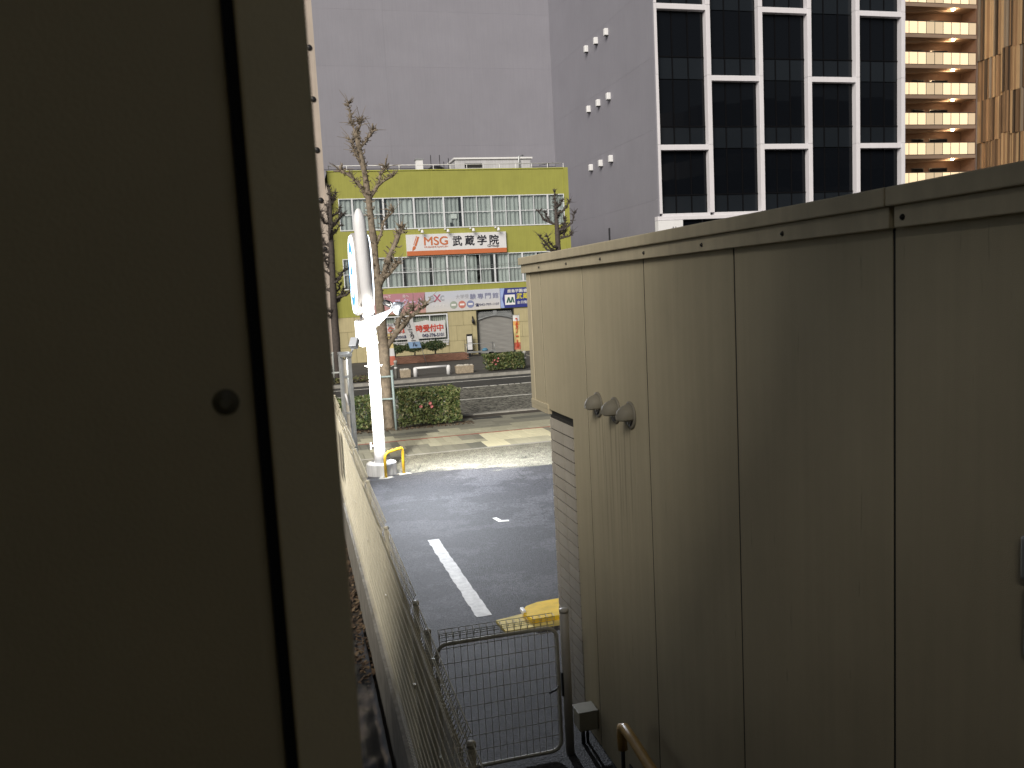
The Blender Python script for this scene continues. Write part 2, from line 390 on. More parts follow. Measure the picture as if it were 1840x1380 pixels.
obj('reflector', MB().box(2.30, 2.345, 9.02, 9.14, .06, .11), M_white, yk, bevel=.008)

# ================================================================== NEAR LEFT BUILDING
lb = thing('clad_building', (-2, .8, -.95), 'building wall of dark olive metal cladding with a screw, close beside the stair', 'building')
LEN, TALL = 4.8, 1.3  # unseen body behind the panels, length and heights set for the shade cast
obj('wall_core', MB().box(-9, -.001, .735, TALL, -.95, 6.3).box(-9, -.001, TALL, LEN, -.95, 3.75), M_dark, lb)
obj('added_shade_wing', MB().box(-9, -.268, -5, .69, -.95, 6.3), mat('left_cladding', (.55, .47, .29), .5, .05, 6, .12, 300), lb)  # unseen wing added to keep sun off the left panel
M_left = mat('left_cladding', (.55, .47, .29), .5, .05, 6, .12, 300)
def panel_profile(x0, x1, y, z0, z1, rl, rr_):
    mb = MB(); pr = []
    for i in range(7): a = pi/2*i/6; pr.append((x0+rl*(1-sin(a)) if 0 else x0+rl-rl*cos(a), y+rl-rl*sin(a)))
    for i in range(7): a = pi/2*i/6; pr.append((x1-rr_+rr_*sin(a), y+rr_-rr_*cos(a)))
    pr += [(x1, y+.032), (x0, y+.032)]
    n = len(pr); mb.add([(p[0], p[1], z0) for p in pr]+[(p[0], p[1], z1) for p in pr], [(i, (i+1) % n, (i+1) % n+n, i+n) for i in range(n)], True)
    return mb
obj('cladding_panel', panel_profile(-1.2, -.036, .700, -.9, 6.3, .004, .012), M_left, lb)
obj('corner_flashing', panel_profile(-.0255, .0285, .702, -.9, 6.3, .004, .003), mat('left_flashing_lit', (.80, .70, .46), .55, .05, 6, .12, 300), lb)  # panel paint made paler here, standing in for light on the edge
obj('cladding_panel', panel_profile(-2.41, -1.21, .700, -.9, 6.3, .004, .012), M_left, lb)
sx, sz = -.057, 3.723
obj('screw', MB().lathe([(.0105, 0), (.0105, -.0012), (.0085, -.003), (.0062, -.0032), (.0058, -.008), (.0035, -.0092)], (sx, .700, sz), 20, 'y'), mat('screw_weathered', (.16, .145, .10), .5, .2, 200, metal=.4), lb)

# unseen block, wall and canopy added around the viewer to shade the stair
M_render = mat('grey_render', (.30, .29, .27), .85, .12, 2, .2, 60)
bb = thing('added_rear_block', (0, -8, -.95), 'unseen grey rendered block, wall and canopy added around the stair landing for shade', 'building')
obj('wall', MB().box(-14, 26, -20, -7, -.95, 4.2), M_render, bb)
obj('added_shade_canopy', MB().box(.55, 7, -5, 3.2, 5.6, 5.75), M_render, bb)
obj('added_shade_wall', MB().box(.8, 7, -1.6, -1.4, -.95, 5.6), M_render, bb)
ld = thing('stair_landing', (1, -.6, -.95), 'concrete stair landing between the two clad walls', 'stair')
obj('slab', MB().box(.05, 2.15, -1.6, 1.2, 2.0, 2.18), M_conc, ld)
for (x, y) in ((.2, .9), (2.0, .9)): obj('post', MB().box(x-.06, x+.06, y-.06, y+.06, 0, 2.0), M_galv, ld)

# ================================================================== RIGHT ANNEX
an = thing('annex_building', (4, 3, 0), 'low annex with beige metal cladding panels, coping and a tiled corner', 'building')
XW = 2.2
obj('wall_core', MB().box(XW+.022, 7, -3, 7.235, -.05, 3.96).box(XW+.022, 7, 7.235, 7.76, 2.72, 3.96), M_dark, an)
def panel(y0, y1, z0, z1): return MB().box(XW, XW+.0215, y0, y1, z0, z1)
seams = [7.34, 6.20, 5.02, 3.88, 2.70, 1.53, .36, -.82, -2.0]
obj('corner_trim', MB().box(XW-.006, 6, 7.665, 7.79, 2.69, 3.96), M_trim, an, bevel=.006)
obj('cladding_panel', panel(7.347, 7.653, 2.745, 3.96), M_siding, an, bevel=.004)
mb = MB().prism([(6.575, 2.70), (7.333, 2.70), (7.333, 3.96), (6.2075, 3.96), (6.2075, 0.0), (6.575, 0.0)], 'x', XW, XW+.0215)
obj('cladding_panel', mb, M_siding, an, bevel=.004)
for a, b_ in zip(seams[1:], seams[2:]): obj('cladding_panel', panel(b_+.0075, a-.0075, 0, 3.96), M_siding, an, bevel=.002)
for y in seams[:-1]: obj('joint_seal', MB().box(XW+.003, XW+.021, y-.0068, y+.0068, 2.75 if y > 7 else .002, 3.958), M_dark, an)
obj('joint_seal', MB().box(XW+.003, XW+.021, 7.6535, 7.6645, 2.75, 3.958), M_dark, an)
obj('soffit_trim', MB().box(XW-.008, 6, 7.25, 7.795, 2.655, 2.70), M_trim, an, bevel=.004)
obj('soffit_flashing', MB().box(XW-.012, XW+.02, 7.25, 7.79, 2.70, 2.745), M_trim, an, bevel=.003)
obj('plinth', MB().box(XW-.02, 6, -3, 7.25, -.05, -.004), M_conc, an, bevel=.006)
# coping
M_coping = mat('coping', (.57, .505, .36), .7, .10, 3, .1, 150, streak=.10, spec=.2)
for (y0, y1) in ((2.682, 7.86), (-3, 2.676)):
    cp = obj('coping', MB().prism([(2.14, 4.035), (2.14, 4.105), (2.62, 4.135), (2.62, 4.035)], 'y', y0, y1), M_coping, an, bevel=.006)
    obj('fascia', MB().box(2.163, 2.5, y0+.001, y1-.02, 3.955, 4.0345), M_coping, cp, bevel=.004)
    if y0 > 0:
        for k in range(7):
            obj('screw', MB().lathe([(.012, .002), (.012, -.002), (.007, -.004), (.0065, -.009), (.003, -.010)], (2.163, 7.23-.77*k, 3.99), 12, 'x'), M_screw, cp)
    else:
        obj('screw', MB().lathe([(.012, .002), (.012, -.002), (.007, -.004), (.0065, -.009), (.003, -.010)], (2.163, 2.61, 3.99), 12, 'x'), M_screw, cp)
# tiled corner
M_tile = mat('wall_tile', (.5, .46, .39), .35, .10, 5, .05, 80, rnd=.06)
M_grout = mat('tile_grout', (.03, .028, .024), .9, .1, 6)
tb = obj('tile_backing', MB().box(XW+.008, XW+.0215, 6.58, 7.232, .0, 2.654), M_grout, an)
tms = {}
row = 0; z = 2.63
while z > .02:
    zz = max(z-.093, .02)
    for (a, b_) in ((7.226, 7.127), (7.115, 6.867), (6.855, 6.590)):
        key = (a, round(z-zz, 3))
        if key not in tms: tms[key] = MB().box(0, .014, b_-a, 0, -(z-zz), 0).mesh('tile', M_tile)
        place('tile', tms[key], (XW-.002+RND.uniform(-.0008, .0008), a, z), tb)
    z -= .105
obj('tile_return', MB().box(XW+.02, 6, 7.236, 7.246, 0, 2.654), M_tile, an)

# hood vents
M_vent = mat('vent_grey_brown', (.20, .185, .145), .6, .12, 8, spec=.25)
def hood():
    mb = MB(); n = 20; m_ = 10; R = .080; D = .105
    # half-dome leaning out, mouth open downwards
    vs = []
    for i in range(m_+1):
        t = i/m_                      # from wall (0) outwards (1)
        ph = t*pi/2
        d = D*sin(ph); r = R*cos(ph)**.65
        for j in range(n+1):
            q = pi*1.22*(j/n)-.11*pi     # arc over the top
            zz = sin(q)*r; yy = cos(q)*r
            vs.append((-d, yy, zz - .16*d*t*1.2))
    fs = [(i*(n+1)+j, i*(n+1)+j+1, (i+1)*(n+1)+j+1, (i+1)*(n+1)+j) for i in range(m_) for j in range(n)]
    mb.add(vs, fs, True); return mb
vlab = ['grey brown hood vent on annex wall, the one closest to the tiled corner', 'grey brown hood vent between two others on annex wall', 'grey brown hood vent on annex wall, the one farthest from the tiled corner']
for k, y in enumerate((5.95, 5.60, 5.32)):
    v = thing('hood_vent', (XW, y, 2.90), vlab[k], 'vent', 'hood vents on the annex wall')
    h = obj('hood', hood(), M_vent, v, local=True); md = h.modifiers.new('t', 'SOLIDIFY'); md.thickness = .004
    obj('flange', MB().lathe([(.098, .0), (.098, -.006), (.088, -.014), (.080, -.014)], (0, 0, 0), 28, 'x'), M_vent, v, local=True)
    obj('duct', MB().lathe([(.070, -.003), (.070, -.016), (.05, -.016)], (0, 0, -.008), 20, 'x'), M_black, v, local=True)
# fittings
jb = thing('junction_box', (2.11, 6.31, 0), 'small beige outdoor electrical box on a dark conduit beside the gate post', 'junction box')
obj('housing', MB().box(2.026, 2.192, 6.235, 6.39, .137, .295), mat('box_beige', (.30, .28, .21), .5, .08, 6), jb, bevel=.008)
obj('lid', MB().box(2.020, 2.195, 6.229, 6.396, .296, .306), MATS['box_beige'], jb, bevel=.004)
obj('conduit', MB().tube([(2.075, 6.3, .136), (2.075, 6.3, 0.0)], .018, 10), M_black, jb)
obj('conduit', MB().tube([(2.115, 6.3, .136), (2.115, 6.3, 0.0)], .013, 10), M_black, jb)
hr = thing('handrail', (2.0, 4.3, 0), 'brown handrail with dark infill panel and end post by annex wall', 'handrail')
M_wood = mat('brown_rail', (.44, .27, .08), .35, .2, 5, stretch=(30, 2, 30))
pts = [(2.0, 5.20, .56), (2.0, 5.215, .66), (2.0, 5.20, .72), (2.0, 5.15, .745), (2.0, 5.0, .735), (2.0, 4.75, .70), (2.0, 4.3, .66), (2.0, 3.4, .6)]
obj('rail', MB().tube(pts, .036, 14), M_wood, hr)
for y in (5.20, 4.3, 3.42): obj('post', MB().tube([(2.0, y, 0), (2.0, y, .62)], .016, 8), M_black, hr)
obj('infill_panel', MB().box(1.995, 2.005, 3.5, 5.08, .08, .52), mat('slate_panel', (.06, .065, .065), .4, .1, 4), hr)
mk = thing('wall_bracket', (2.19, 2.08, 2.8), 'small rounded metal bracket screwed to the annex cladding', 'bracket')
obj('plate', MB().box(2.175, 2.198, 1.97, 2.098, 2.80, 2.945), M_galv, mk, bevel=.012, seg=3)
obj('arm', MB().box(2.182, 2.196, 1.98, 2.085, 2.55, 2.775), M_galv, mk, bevel=.006)

# ================================================================== FENCE AND GATE
fk = thing('fence_footing', (.7, 9, -.95), 'low concrete footing wall under the mesh fence', 'footing')
for i in range(9):
    obj('block', MB().box(.635, .797, .2+2.06*i, .2+2.06*(i+1)-.008, -.95, -.03), mat('footing_concrete', (.30, .28, .24), .9, .25, 3, .4, 50, streak=.25), fk, bevel=.006)
def ztop(y): return 1.36 + .0215*y
def mesh_panel(y0, y1):
    mb = MB(); X = .70
    zb = .02; zt = ztop((y0+y1)/2)
    r = .0029
    n = int((y1-y0)/.052)
    roll = [(0, -.11), (-.045, -.02), (0, .0), (.045, -.02)]     # triangular roll at the head
    for i in range(n+1):
        y = y0+.03+(y1-y0-.06)*i/n
        mb.tube([(X, y, zb), (X, y, zt-.12), (X-.05, y, zt-.02), (X+.05, y, zt-.02), (X, y, zt-.12)], r, 4, smooth=False, caps=False)
        mb.tube([(X, y, zb), (X-.04, y, zb+.03), (X, y, zb+.11)], r, 4, smooth=False, caps=False)
    z = zb+.11
    while z < zt-.1:
        mb.bar((X-.003, y0+.01, z), (X-.003, y1-.01, z), r*1.25); z += .125
    for dx, dz in ((0, -.12), (-.05, -.02), (.05, -.02), (0, -.02), (-.027, -.07), (.027, -.07)): mb.bar((X+dx, y0+.01, zt+dz), (X+dx, y1-.01, zt+dz), r*1.25)
    return mb
fe = thing('mesh_fence', (.7, 9, -.03), 'long beige welded mesh fence running along the lot towards the pavement', 'fence')
fy = [2.12+2.06*i for i in range(9)]
for a, b_ in zip(fy, fy[1:]): obj('mesh_panel', mesh_panel(a, b_), M_mesh, fe)
M_post = mat('post_beige', (.70, .65, .51), .45, .1, 6)
for y in fy:
    p = obj('post', MB().tube([(.745, y, -.028), (.745, y, ztop(y)-.05)], .022, 12), M_post, fe)
    obj('cap', MB().lathe([(.026, -.02), (.026, .0), (.020, .010), (.008, .015)], (.745, y, ztop(y)-.05), 14), M_post, p)
    obj('clip', MB().box(.685, .735, y-.02, y+.02, .75, .79), M_post, p)
obj('notice_plate', MB().box(.655, .66, 15.2, 15.9, .5, 1.35), mat('old_board', (.30, .27, .21), .7, .15, 5), fe)

ga = thing('mesh_gate', (1.36, 6.2, 0), 'low welded mesh gate with rounded tube frame across the gap', 'gate')
M_gate = mat('gate_paint', (.5, .48, .41), .45, .15, 5)
def rrect(x0, x1, z0, z1, r, y, n=6):
    pts = []
    for cx, cz, a0 in ((x1-r, z1-r, 0), (x0+r, z1-r, 90), (x0+r, z0+r, 180), (x1-r, z0+r, 270)):
        for i in range(n+1):
            a = radians(a0+90*i/n); pts.append((cx+r*cos(a), y, cz+r*sin(a)))
    return pts
obj('frame', MB().tube(rrect(.875, 1.855, .04, 1.09, .09, 6.2), .0155, 10, closed=True), M_gate, ga)
mb = MB(); nx = 17
for i in range(nx+1):
    x = .90+.93*i/nx
    mb.tube([(x, 6.185, .05), (x, 6.185, 1.12), (x, 6.145, 1.20), (x, 6.225, 1.20), (x, 6.185, 1.12)], .0022, 4, smooth=False, caps=False)
z = .06
while z < 1.08: mb.bar((.885, 6.182, z), (1.845, 6.182, z), .0026); z += .125
for dy, zz in ((0, 1.12), (-.04, 1.20), (.04, 1.20), (-.02, 1.16), (.02, 1.16)): mb.bar((.90, 6.185+dy, zz), (1.83, 6.185+dy, zz), .0026)
obj('wire_mesh', mb, M_gate, ga)
obj('latch_handle', MB().tube([(1.84, 6.17, .60), (1.80, 6.12, .60), (1.745, 6.12, .585)], .008, 8), M_black, ga)
obj('hinge', MB().box(.835, .88, 6.185, 6.215, .93, .99).box(.835, .88, 6.185, 6.215, .12, .18), M_galv, ga, bevel=.004)
for nm, x, lab in (('gate_post', .815, 'slim round gate post with domed cap standing against the mesh fence'), ('gate_post', 1.925, 'thick round gate post with flat cap beside the tiled corner')):
    g_ = thing(nm, (x, 6.2, 0), lab, 'post')
    r = .026 if x < 1 else .036
    obj('shaft', MB().tube([(x, 6.2, -.0), (x, 6.2, 1.215)], r, 16), mat('gate_post_paint', (.45, .42, .36), .45, .12, 6), g_)
    obj('cap', MB().lathe([(r+.003, -.012), (r+.003, .008), (r-.004, .016), (r*.3, .019)], (x, 6.2, 1.215), 18), MATS['gate_post_paint'], g_)
    if x > 1: obj('strike_plate', MB().box(x-r-.012, x-r+.004, 6.185, 6.215, .5, .7), M_black, g_)

# strip behind the fence: black ground sheet and leaf litter
struct('side_strip', MB().box(-.6, .635, 1, 19.6, -.95, -.80), M_earth)
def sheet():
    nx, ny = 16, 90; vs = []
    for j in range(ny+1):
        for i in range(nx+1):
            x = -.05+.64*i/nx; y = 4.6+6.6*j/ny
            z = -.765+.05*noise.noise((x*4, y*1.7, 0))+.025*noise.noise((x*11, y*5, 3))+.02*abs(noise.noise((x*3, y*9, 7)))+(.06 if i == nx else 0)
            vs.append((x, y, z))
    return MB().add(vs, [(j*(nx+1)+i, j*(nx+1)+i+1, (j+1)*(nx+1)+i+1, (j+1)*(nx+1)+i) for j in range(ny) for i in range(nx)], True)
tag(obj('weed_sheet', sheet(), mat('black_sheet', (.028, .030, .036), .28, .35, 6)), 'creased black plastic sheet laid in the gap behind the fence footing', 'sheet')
def scatter(n, x0, x1, y0, y1, zf, size, rr):
    mb = MB()
    for _ in range(n):
        x, y = rr.uniform(x0, x1), rr.uniform(y0, y1); z = zf(x, y, rr); s = size*rr.uniform(.5, 1.3)
        a = rr.uniform(0, 2*pi); t = rr.uniform(-.6, .6); u_ = rr.uniform(-.6, .6)
        ex = Vector((cos(a), sin(a), t)).normalized()*s; ey = Vector((-sin(a), cos(a), u_)).normalized()*s*.5
        c = Vector((x, y, z)); mb.cur = rr.randrange(3)
        mb.add([c-ex, c-ex*.2+ey, c+ex, c-ex*.2-ey], [(0, 1, 2, 3)])
    return mb
rr = random.Random(21)
o = obj('leaf_litter', scatter(900, .34, .63, 9.6, 16.5, lambda x, y, r: -.76+r.uniform(0, .09)*max(0, (x-.2)), .045, rr), M_litter); o['kind'] = 'stuff'
o['label'] = 'dry brown leaves lying in the gap behind the footing'

# ================================================================== SIGN POLE
PX, PY = 1.585, 17.9
po = thing('sign_pole', (PX, PY, 0), 'thick white sign pole with domed top and illuminated oval sign', 'sign pole')
M_pole = mat('pole_white', (.85, .85, .87), .45, .05, 3, streak=.05)
def px_(z): return PX - .012*z
obj('shaft', MB().lathe([(.13, .26), (.125, .5), (.122, 2.86)], (PX, PY, 0), 28), M_pole, po)
obj('collar', MB().lathe([(.137, 2.83), (.137, 2.875), (.115, 2.88)], (PX, PY, 0), 28), M_pole, po)
prof = [(.112, 2.86), (.112, 3.42), (.125, 3.44), (.130, 5.26)]
for i in range(1, 11): a = pi/2*i/10; prof.append((.130*cos(a)+.002, 5.26+.40*sin(a)))
mb = MB().lathe(prof, (PX, PY, 0), 28); mb.v = [(v[0]-.034*(v[2]-2.86), v[1], v[2]) for v in mb.v]
obj('upper_shaft', mb, M_pole, po)
obj('drain_hose', MB().tube([(PX-.02, PY-.128, 2.78), (PX-.01, PY-.135, 2.6), (PX-.005, PY-.132, 2.1)], .007, 6), mat('grime', (.10, .10, .10), .8, .2, 8), po)
for dx in (-.14, .14): obj('bolt', MB().tube([(PX+dx*.9, PY, 2.36), (PX+dx*1.35, PY, 2.36)], .013, 8), M_white, po)
obj('bolt', MB().lathe([(.02, 0), (.02, -.015), (.008, -.03)], (PX, PY-.122, 2.36), 10, 'y'), M_screw, po)
obj('rope_cleat', MB().box(PX-.20, PX-.12, PY-.06, PY+.02, .62, .66).box(PX-.205, PX-.17, PY-.07, PY+.03, .56, .72), M_white, po, bevel=.01)
# sign boxes stand behind the shaft, their lit faces look up and down the street
def stadium(y0, y1, z0, z1, r, n=12):
    pts = []
    for cy, cz, a0 in ((y1-r, z1-r, 0), (y0+r, z1-r, 90), (y0+r, z0+r, 180), (y1-r, z0+r, 270)):
        for i in range(n+1): a = radians(a0+90*i/n); pts.append((cy+r*cos(a), cz+r*sin(a)))
    return pts
M_lit = mat('lit_sign_face', (.8, .8, .8), .4, 0, emit=(.80, .90, 1.0), estr=3.5)
M_litblue = mat('lit_sign_blue', (.1, .3, .6), .4, 0, emit=(.02, .24, .55), estr=1.2)
M_casing = mat('sign_casing', (.55, .53, .52), .5, .08, 4, streak=.15)
SY0, SY1 = 18.03, 19.75
obj('sign_box', MB().prism(stadium(SY0, SY1, 3.42, 5.22, .7), 'x', 1.36, 1.70), M_casing, po, bevel=.02)
sf = obj('lit_face', MB().prism(stadium(SY0+.05, SY1-.05, 3.47, 5.17, .66), 'x', 1.335, 1.36), M_lit, po)
obj('lit_face', MB().prism(stadium(SY0+.05, SY1-.05, 3.47, 5.17, .66), 'x', 1.70, 1.725), M_lit, po)
def ring(r0, r1, y, z, x0, x1, sy=.8, a0=0, a1=360):
    mb = MB(); n = 40; vs = []
    for i in range(n+1):
        a = radians(a0+(a1-a0)*i/n)
        for r in (r0, r1): vs.append((x0, y+cos(a)*r*sy, z+sin(a)*r))
    return mb.add(vs, [(2*i, 2*i+1, 2*i+3, 2*i+2) for i in range(n)])
yc = (SY0+SY1)/2
obj('emblem_ring', ring(.50, .72, yc, 4.32, 1.331, 1.331, 1.08), M_litblue, sf)
obj('emblem_arc', ring(.18, .42, yc, 4.15, 1.330, 1.330, .9, -20, 200), M_litblue, sf)
lbx = obj('lower_box', MB().box(1.36, 1.70, SY0, 19.3, 2.76, 3.32), M_casing, po, bevel=.01)
obj('lit_face', MB().box(1.345, 1.36, SY0+.03, 19.27, 2.79, 3.29), mat('lit_lower_face', (.8, .8, .8), .4, 0, emit=(1.0, .98, .92), estr=3.0), lbx)
obj('lit_face', MB().box(1.70, 1.715, SY0+.03, 19.27, 2.79, 3.29), MATS['lit_lower_face'], lbx)
obj('hanger', MB().box(1.46, 1.60, SY0+.3, SY0+.5, 3.30, 3.45), M_casing, po)
obj('hanger', MB().box(1.46, 1.60, 18.9, 19.1, 3.30, 3.45), M_casing, po)
obj('ballast_box', MB().box(1.40, 1.53, 18.0, 18.2, 5.12, 5.34), M_white, po, bevel=.01)
for z in (3.55, 4.6, 5.0): obj('bracket', MB().box(1.40, 1.66, 17.96, 18.06, z, z+.05), M_galv, po)
# concrete drum
dr = thing('pole_footing', (PX, PY, 0), 'white painted round concrete footing drum around the sign pole', 'footing')
obj('drum', MB().lathe([(.325, 0), (.325, .24), (.31, .262), (.14, .268)], (PX+.02, PY+.03, 0), 14, smooth=False), mat('drum_white', (.62, .62, .63), .7, .08, 5, .2, 60, streak=.35), dr)
# yellow hoop
yh = thing('guard_hoop', (1.86, 17.6, 0), 'bent yellow steel guard hoop in front of the sign pole footing', 'guard hoop')
a0, a1 = Vector((1.64, 17.48, 0)), Vector((2.05, 17.72, 0))
pts = [a0+Vector((0, 0, -.05)), a0+Vector((0, 0, .40))]
for i in range(1, 8):
    a = pi/2*i/7; d = (a1-a0).normalized(); pts.append(a0+d*(.14*(1-cos(a)))+Vector((0, 0, .40+.14*sin(a))))
pts += [a1+Vector((-.09, -.05, .56)), a1+Vector((-.03, -.02, .565)), a1+Vector((0, 0, .53)), a1+Vector((0, 0, .3)), a1+Vector((0, 0, -.05))]
obj('hoop', MB().tube(pts, .031, 14), M_yellow, yh)
for p in (a0, a1):
    o_ = MB(); rr = random.Random(int(p.x*100)); vs = [(p.x, p.y, .012)]
    for j in range(12): q = 2*pi*j/12; r = rr.uniform(.09, .17); vs.append((p.x+cos(q)*r*1.3, p.y+sin(q)*r, .003))
    o_.add(vs, [(0, j+1, (j+1) % 12+1) for j in range(12)]); obj('mortar_patch', o_, M_conc, yh)
# reflector lamp on the pole
la = thing('reflector_lamp', (1.66, 17.76, 3.3), 'shiny dish floodlight on a grey bracket arm clamped to sign pole', 'lamp')
M_alu = mat('bright_aluminium', (.62, .66, .74), .22, .06, 5, metal=.9)
M_arm = mat('arm_grey', (.22, .25, .29), .5, .12, 6, metal=.2)
obj('clamp', MB().box(1.53, 1.70, 17.70, 17.80, 3.20, 3.42), M_arm, la, bevel=.015)
for z in (3.24, 3.38): obj('strap', MB().lathe([(.116, 0), (.119, .002), (.119, .022), (.116, .024)], (PX-.03, PY, z), 24), M_arm, la)
obj('arm', MB().prism([(1.60, 3.24), (1.60, 3.41), (2.0, 3.54), (2.04, 3.51), (1.72, 3.20)], 'y', 17.68, 17.74), M_arm, la, bevel=.012)
obj('cable', MB().tube([(1.66, 17.70, 3.2), (1.68, 17.68, 3.1), (1.66, 17.69, 3.0)], .012, 6), M_black, la)
ax = Vector((.80, -.25, -.42)).normalized(); base = Vector((2.0, 17.66, 3.63))
u_ = ax.orthogonal().normalized(); w_ = ax.cross(u_)
def dish(prof, n=24):
    mb = MB(); vs = []
    for r, h in prof:
        for j in range(n): q = 2*pi*j/n; vs.append(base+ax*h+(u_*cos(q)+w_*sin(q))*r)
    return mb.add(vs, [(i*n+j, i*n+(j+1) % n, (i+1)*n+(j+1) % n, (i+1)*n+j) for i in range(len(prof)-1) for j in range(n)], True)
d_ = obj('reflector', dish([(.045, .02), (.09, .06), (.125, .12), (.15, .20), (.158, .245)]), M_alu, la); md = d_.modifiers.new('t', 'SOLIDIFY'); md.thickness = .005
obj('lamp_holder', dish([(.0, -.17), (.05, -.16), (.065, -.1), (.065, .0), (.05, .04), (.0, .04)]), M_black, la)
bulb = obj('bulb', dish([(.0, .04), (.03, .05), (.055, .10), (.055, .14), (.03, .18), (.0, .19)]), mat('bulb_added_glow', (.9, .9, .85), .3, 0, emit=(1, .93, .75), estr=25), la)  # glow added to a dish lamp that looks unlit
obj('yoke', MB().tube([base+Vector((-.02, .0, -.12)), base+Vector((.02, -.06, -.02)), base+Vector((.0, -.05, .06))], .014, 8), M_galv, la)

# notice board frame beside the pole
NY = 16.2
nb = thing('notice_board', (.93, NY+.3, 0), 'tall narrow grey steel notice frame standing edge on beside the fence', 'notice board')
for y in (NY, NY+.72):
    obj('post', MB().box(.945, 1.02, y, y+.06, 0, 2.7), M_galv, nb, bevel=.006)
    obj('post', MB().box(.81, .855, y+.01, y+.05, 0, 2.7), M_galv, nb, bevel=.006)
obj('board', MB().box(.875, .915, NY+.03, NY+.76, .5, 2.64), mat('board_cream', (.50, .47, .40), .6, .1, 5), nb)
obj('top_cap', MB().box(.80, 1.035, NY-.04, NY+.8, 2.70, 2.755), M_galv, nb, bevel=.006)
for z in (.9, 1.6, 2.3): obj('rail', MB().box(.856, .944, NY+.01, NY+.05, z, z+.04), M_galv, nb)
obj('tube_lamp', MB().tube([(.86, NY-.03, 2.0), (.905, NY-.03, 1.77)], .02, 10), M_white, nb)
obj('poster', MB().box(.916, .921, NY+.02, NY+.6, .75, 1.32), M_whiteink, nb)
fl = thing('floodlight', (1.0, NY, 2.755), 'small pale box floodlight tilted on top of the notice frame', 'floodlight')
hc = Vector((1.09, NY-.02, 2.96)); aim = Vector((2.5, 18.6, .8))
rotm = (aim-hc).to_track_quat('X', 'Z').to_matrix()
def rb(x0, x1, y0, y1, z0, z1, c):
    mb = MB().box(x0, x1, y0, y1, z0, z1); mb.v = [tuple(rotm @ Vector(p)+Vector(c)) for p in mb.v]; return mb
obj('housing', rb(-.05, .07, -.075, .075, -.10, .10, hc), mat('flood_housing', (.70, .74, .80), .3, .05, 5, metal=.3), fl, bevel=.01)
obj('visor', rb(.07, .13, -.075, .075, .094, .10, hc), MATS['flood_housing'], fl)
obj('lens', rb(.071, .078, -.06, .06, -.085, .085, hc), mat('flood_lens', (.9, .9, .9), .3, 0, emit=(.95, .97, 1.0), estr=40), fl)
obj('bracket', MB().tube([(1.0, NY+.02, 2.75), (1.04, NY, 2.80), (1.07, NY-.01, 2.88)], .02, 8), M_galv, fl)

def lamp(name, kind, loc, energy, col, parent, radius=.1, target=None, spot=None, blend=.5):
    l = bpy.data.lights.new(name, kind); l.energy = energy; l.color = col
    l.shadow_soft_size = radius
    if kind == 'SPOT': l.spot_size = radians(spot); l.spot_blend = blend
    o = bpy.data.objects.new(name, l); C.objects.link(o)
    if parent is not None: o.parent = parent; o.location = Vector(loc)-rootof(parent)
    else: o.location = loc
    if target is not None: o.rotation_euler = (Vector(loc)-Vector(target)).to_track_quat('Z', 'Y').to_euler()
    return o
lamp('flood_light', 'SPOT', hc+rotm @ Vector((.14, 0, 0)), 1900, (1.0, .96, .86), fl, .07, (7.0, 22.6, .2), 120, .9)
lamp('added_lot_light', 'SPOT', base+ax*.30, 2600, (.86, .91, 1.0), la, .10, (4.8, 14.5, 0), 140, .9)  # light added for the lot; the dish lamp itself looks unlit

# ================================================================== VEGETATION
def wob(a, b_, n, amp, rr):
    a, b_ = Vector(a), Vector(b_); out = []
    for i in range(n+1):
        t = i/n; p = a.lerp(b_, t)
        if 0 < i < n: p += Vector((rr.uniform(-amp, amp), rr.uniform(-amp, amp), rr.uniform(-amp, amp)))
        out.append(p)
    return out
def knob_limb(mb, pts, r0, r1, rr, seed):
    """limb with swollen pruning knuckles"""
    P = []; R = []
    for i in range(len(pts)-1):
        for k in range(4):
            t = k/4; P.append(Vector(pts[i]).lerp(Vector(pts[i+1]), t)); f = (i+t)/(len(pts)-1)
            R.append((r0+(r1-r0)*f)*rr.uniform(.62, 1.15))
    P.append(Vector(pts[-1])); R.append(r1*1.3)
    mb.tube(P, R, 8, jit=.14, seed=seed); return P
def spurs(mb, P, rr, n, s=.12):
    for _ in range(n):
        p = rr.choice(P); d = Vector((rr.uniform(-1, 1), rr.uniform(-1, 1), rr.uniform(-.2, 1))).normalized()*s*rr.uniform(.5, 1.5)
        e = p+d; q = e+Vector((rr.uniform(-1, 1), rr.uniform(-1, 1), rr.uniform(.2, 1))).normalized()*s*.6
        mb.tube([p, e, q], [s*.16, s*.12, s*.10], 5, smooth=False, jit=.2, seed=rr.randrange(999))
def twigs(mb, p, rr, n, ln):
    for _ in range(n):
        d = Vector((rr.uniform(-1, 1), rr.uniform(-1, 1), rr.uniform(0, 1.1))).normalized()*ln*rr.uniform(.4, 1.1)
        mb.tube([p, Vector(p)+d*.5+Vector((0, 0, .02)), Vector(p)+d], [.011, .008, .004], 4, smooth=False)
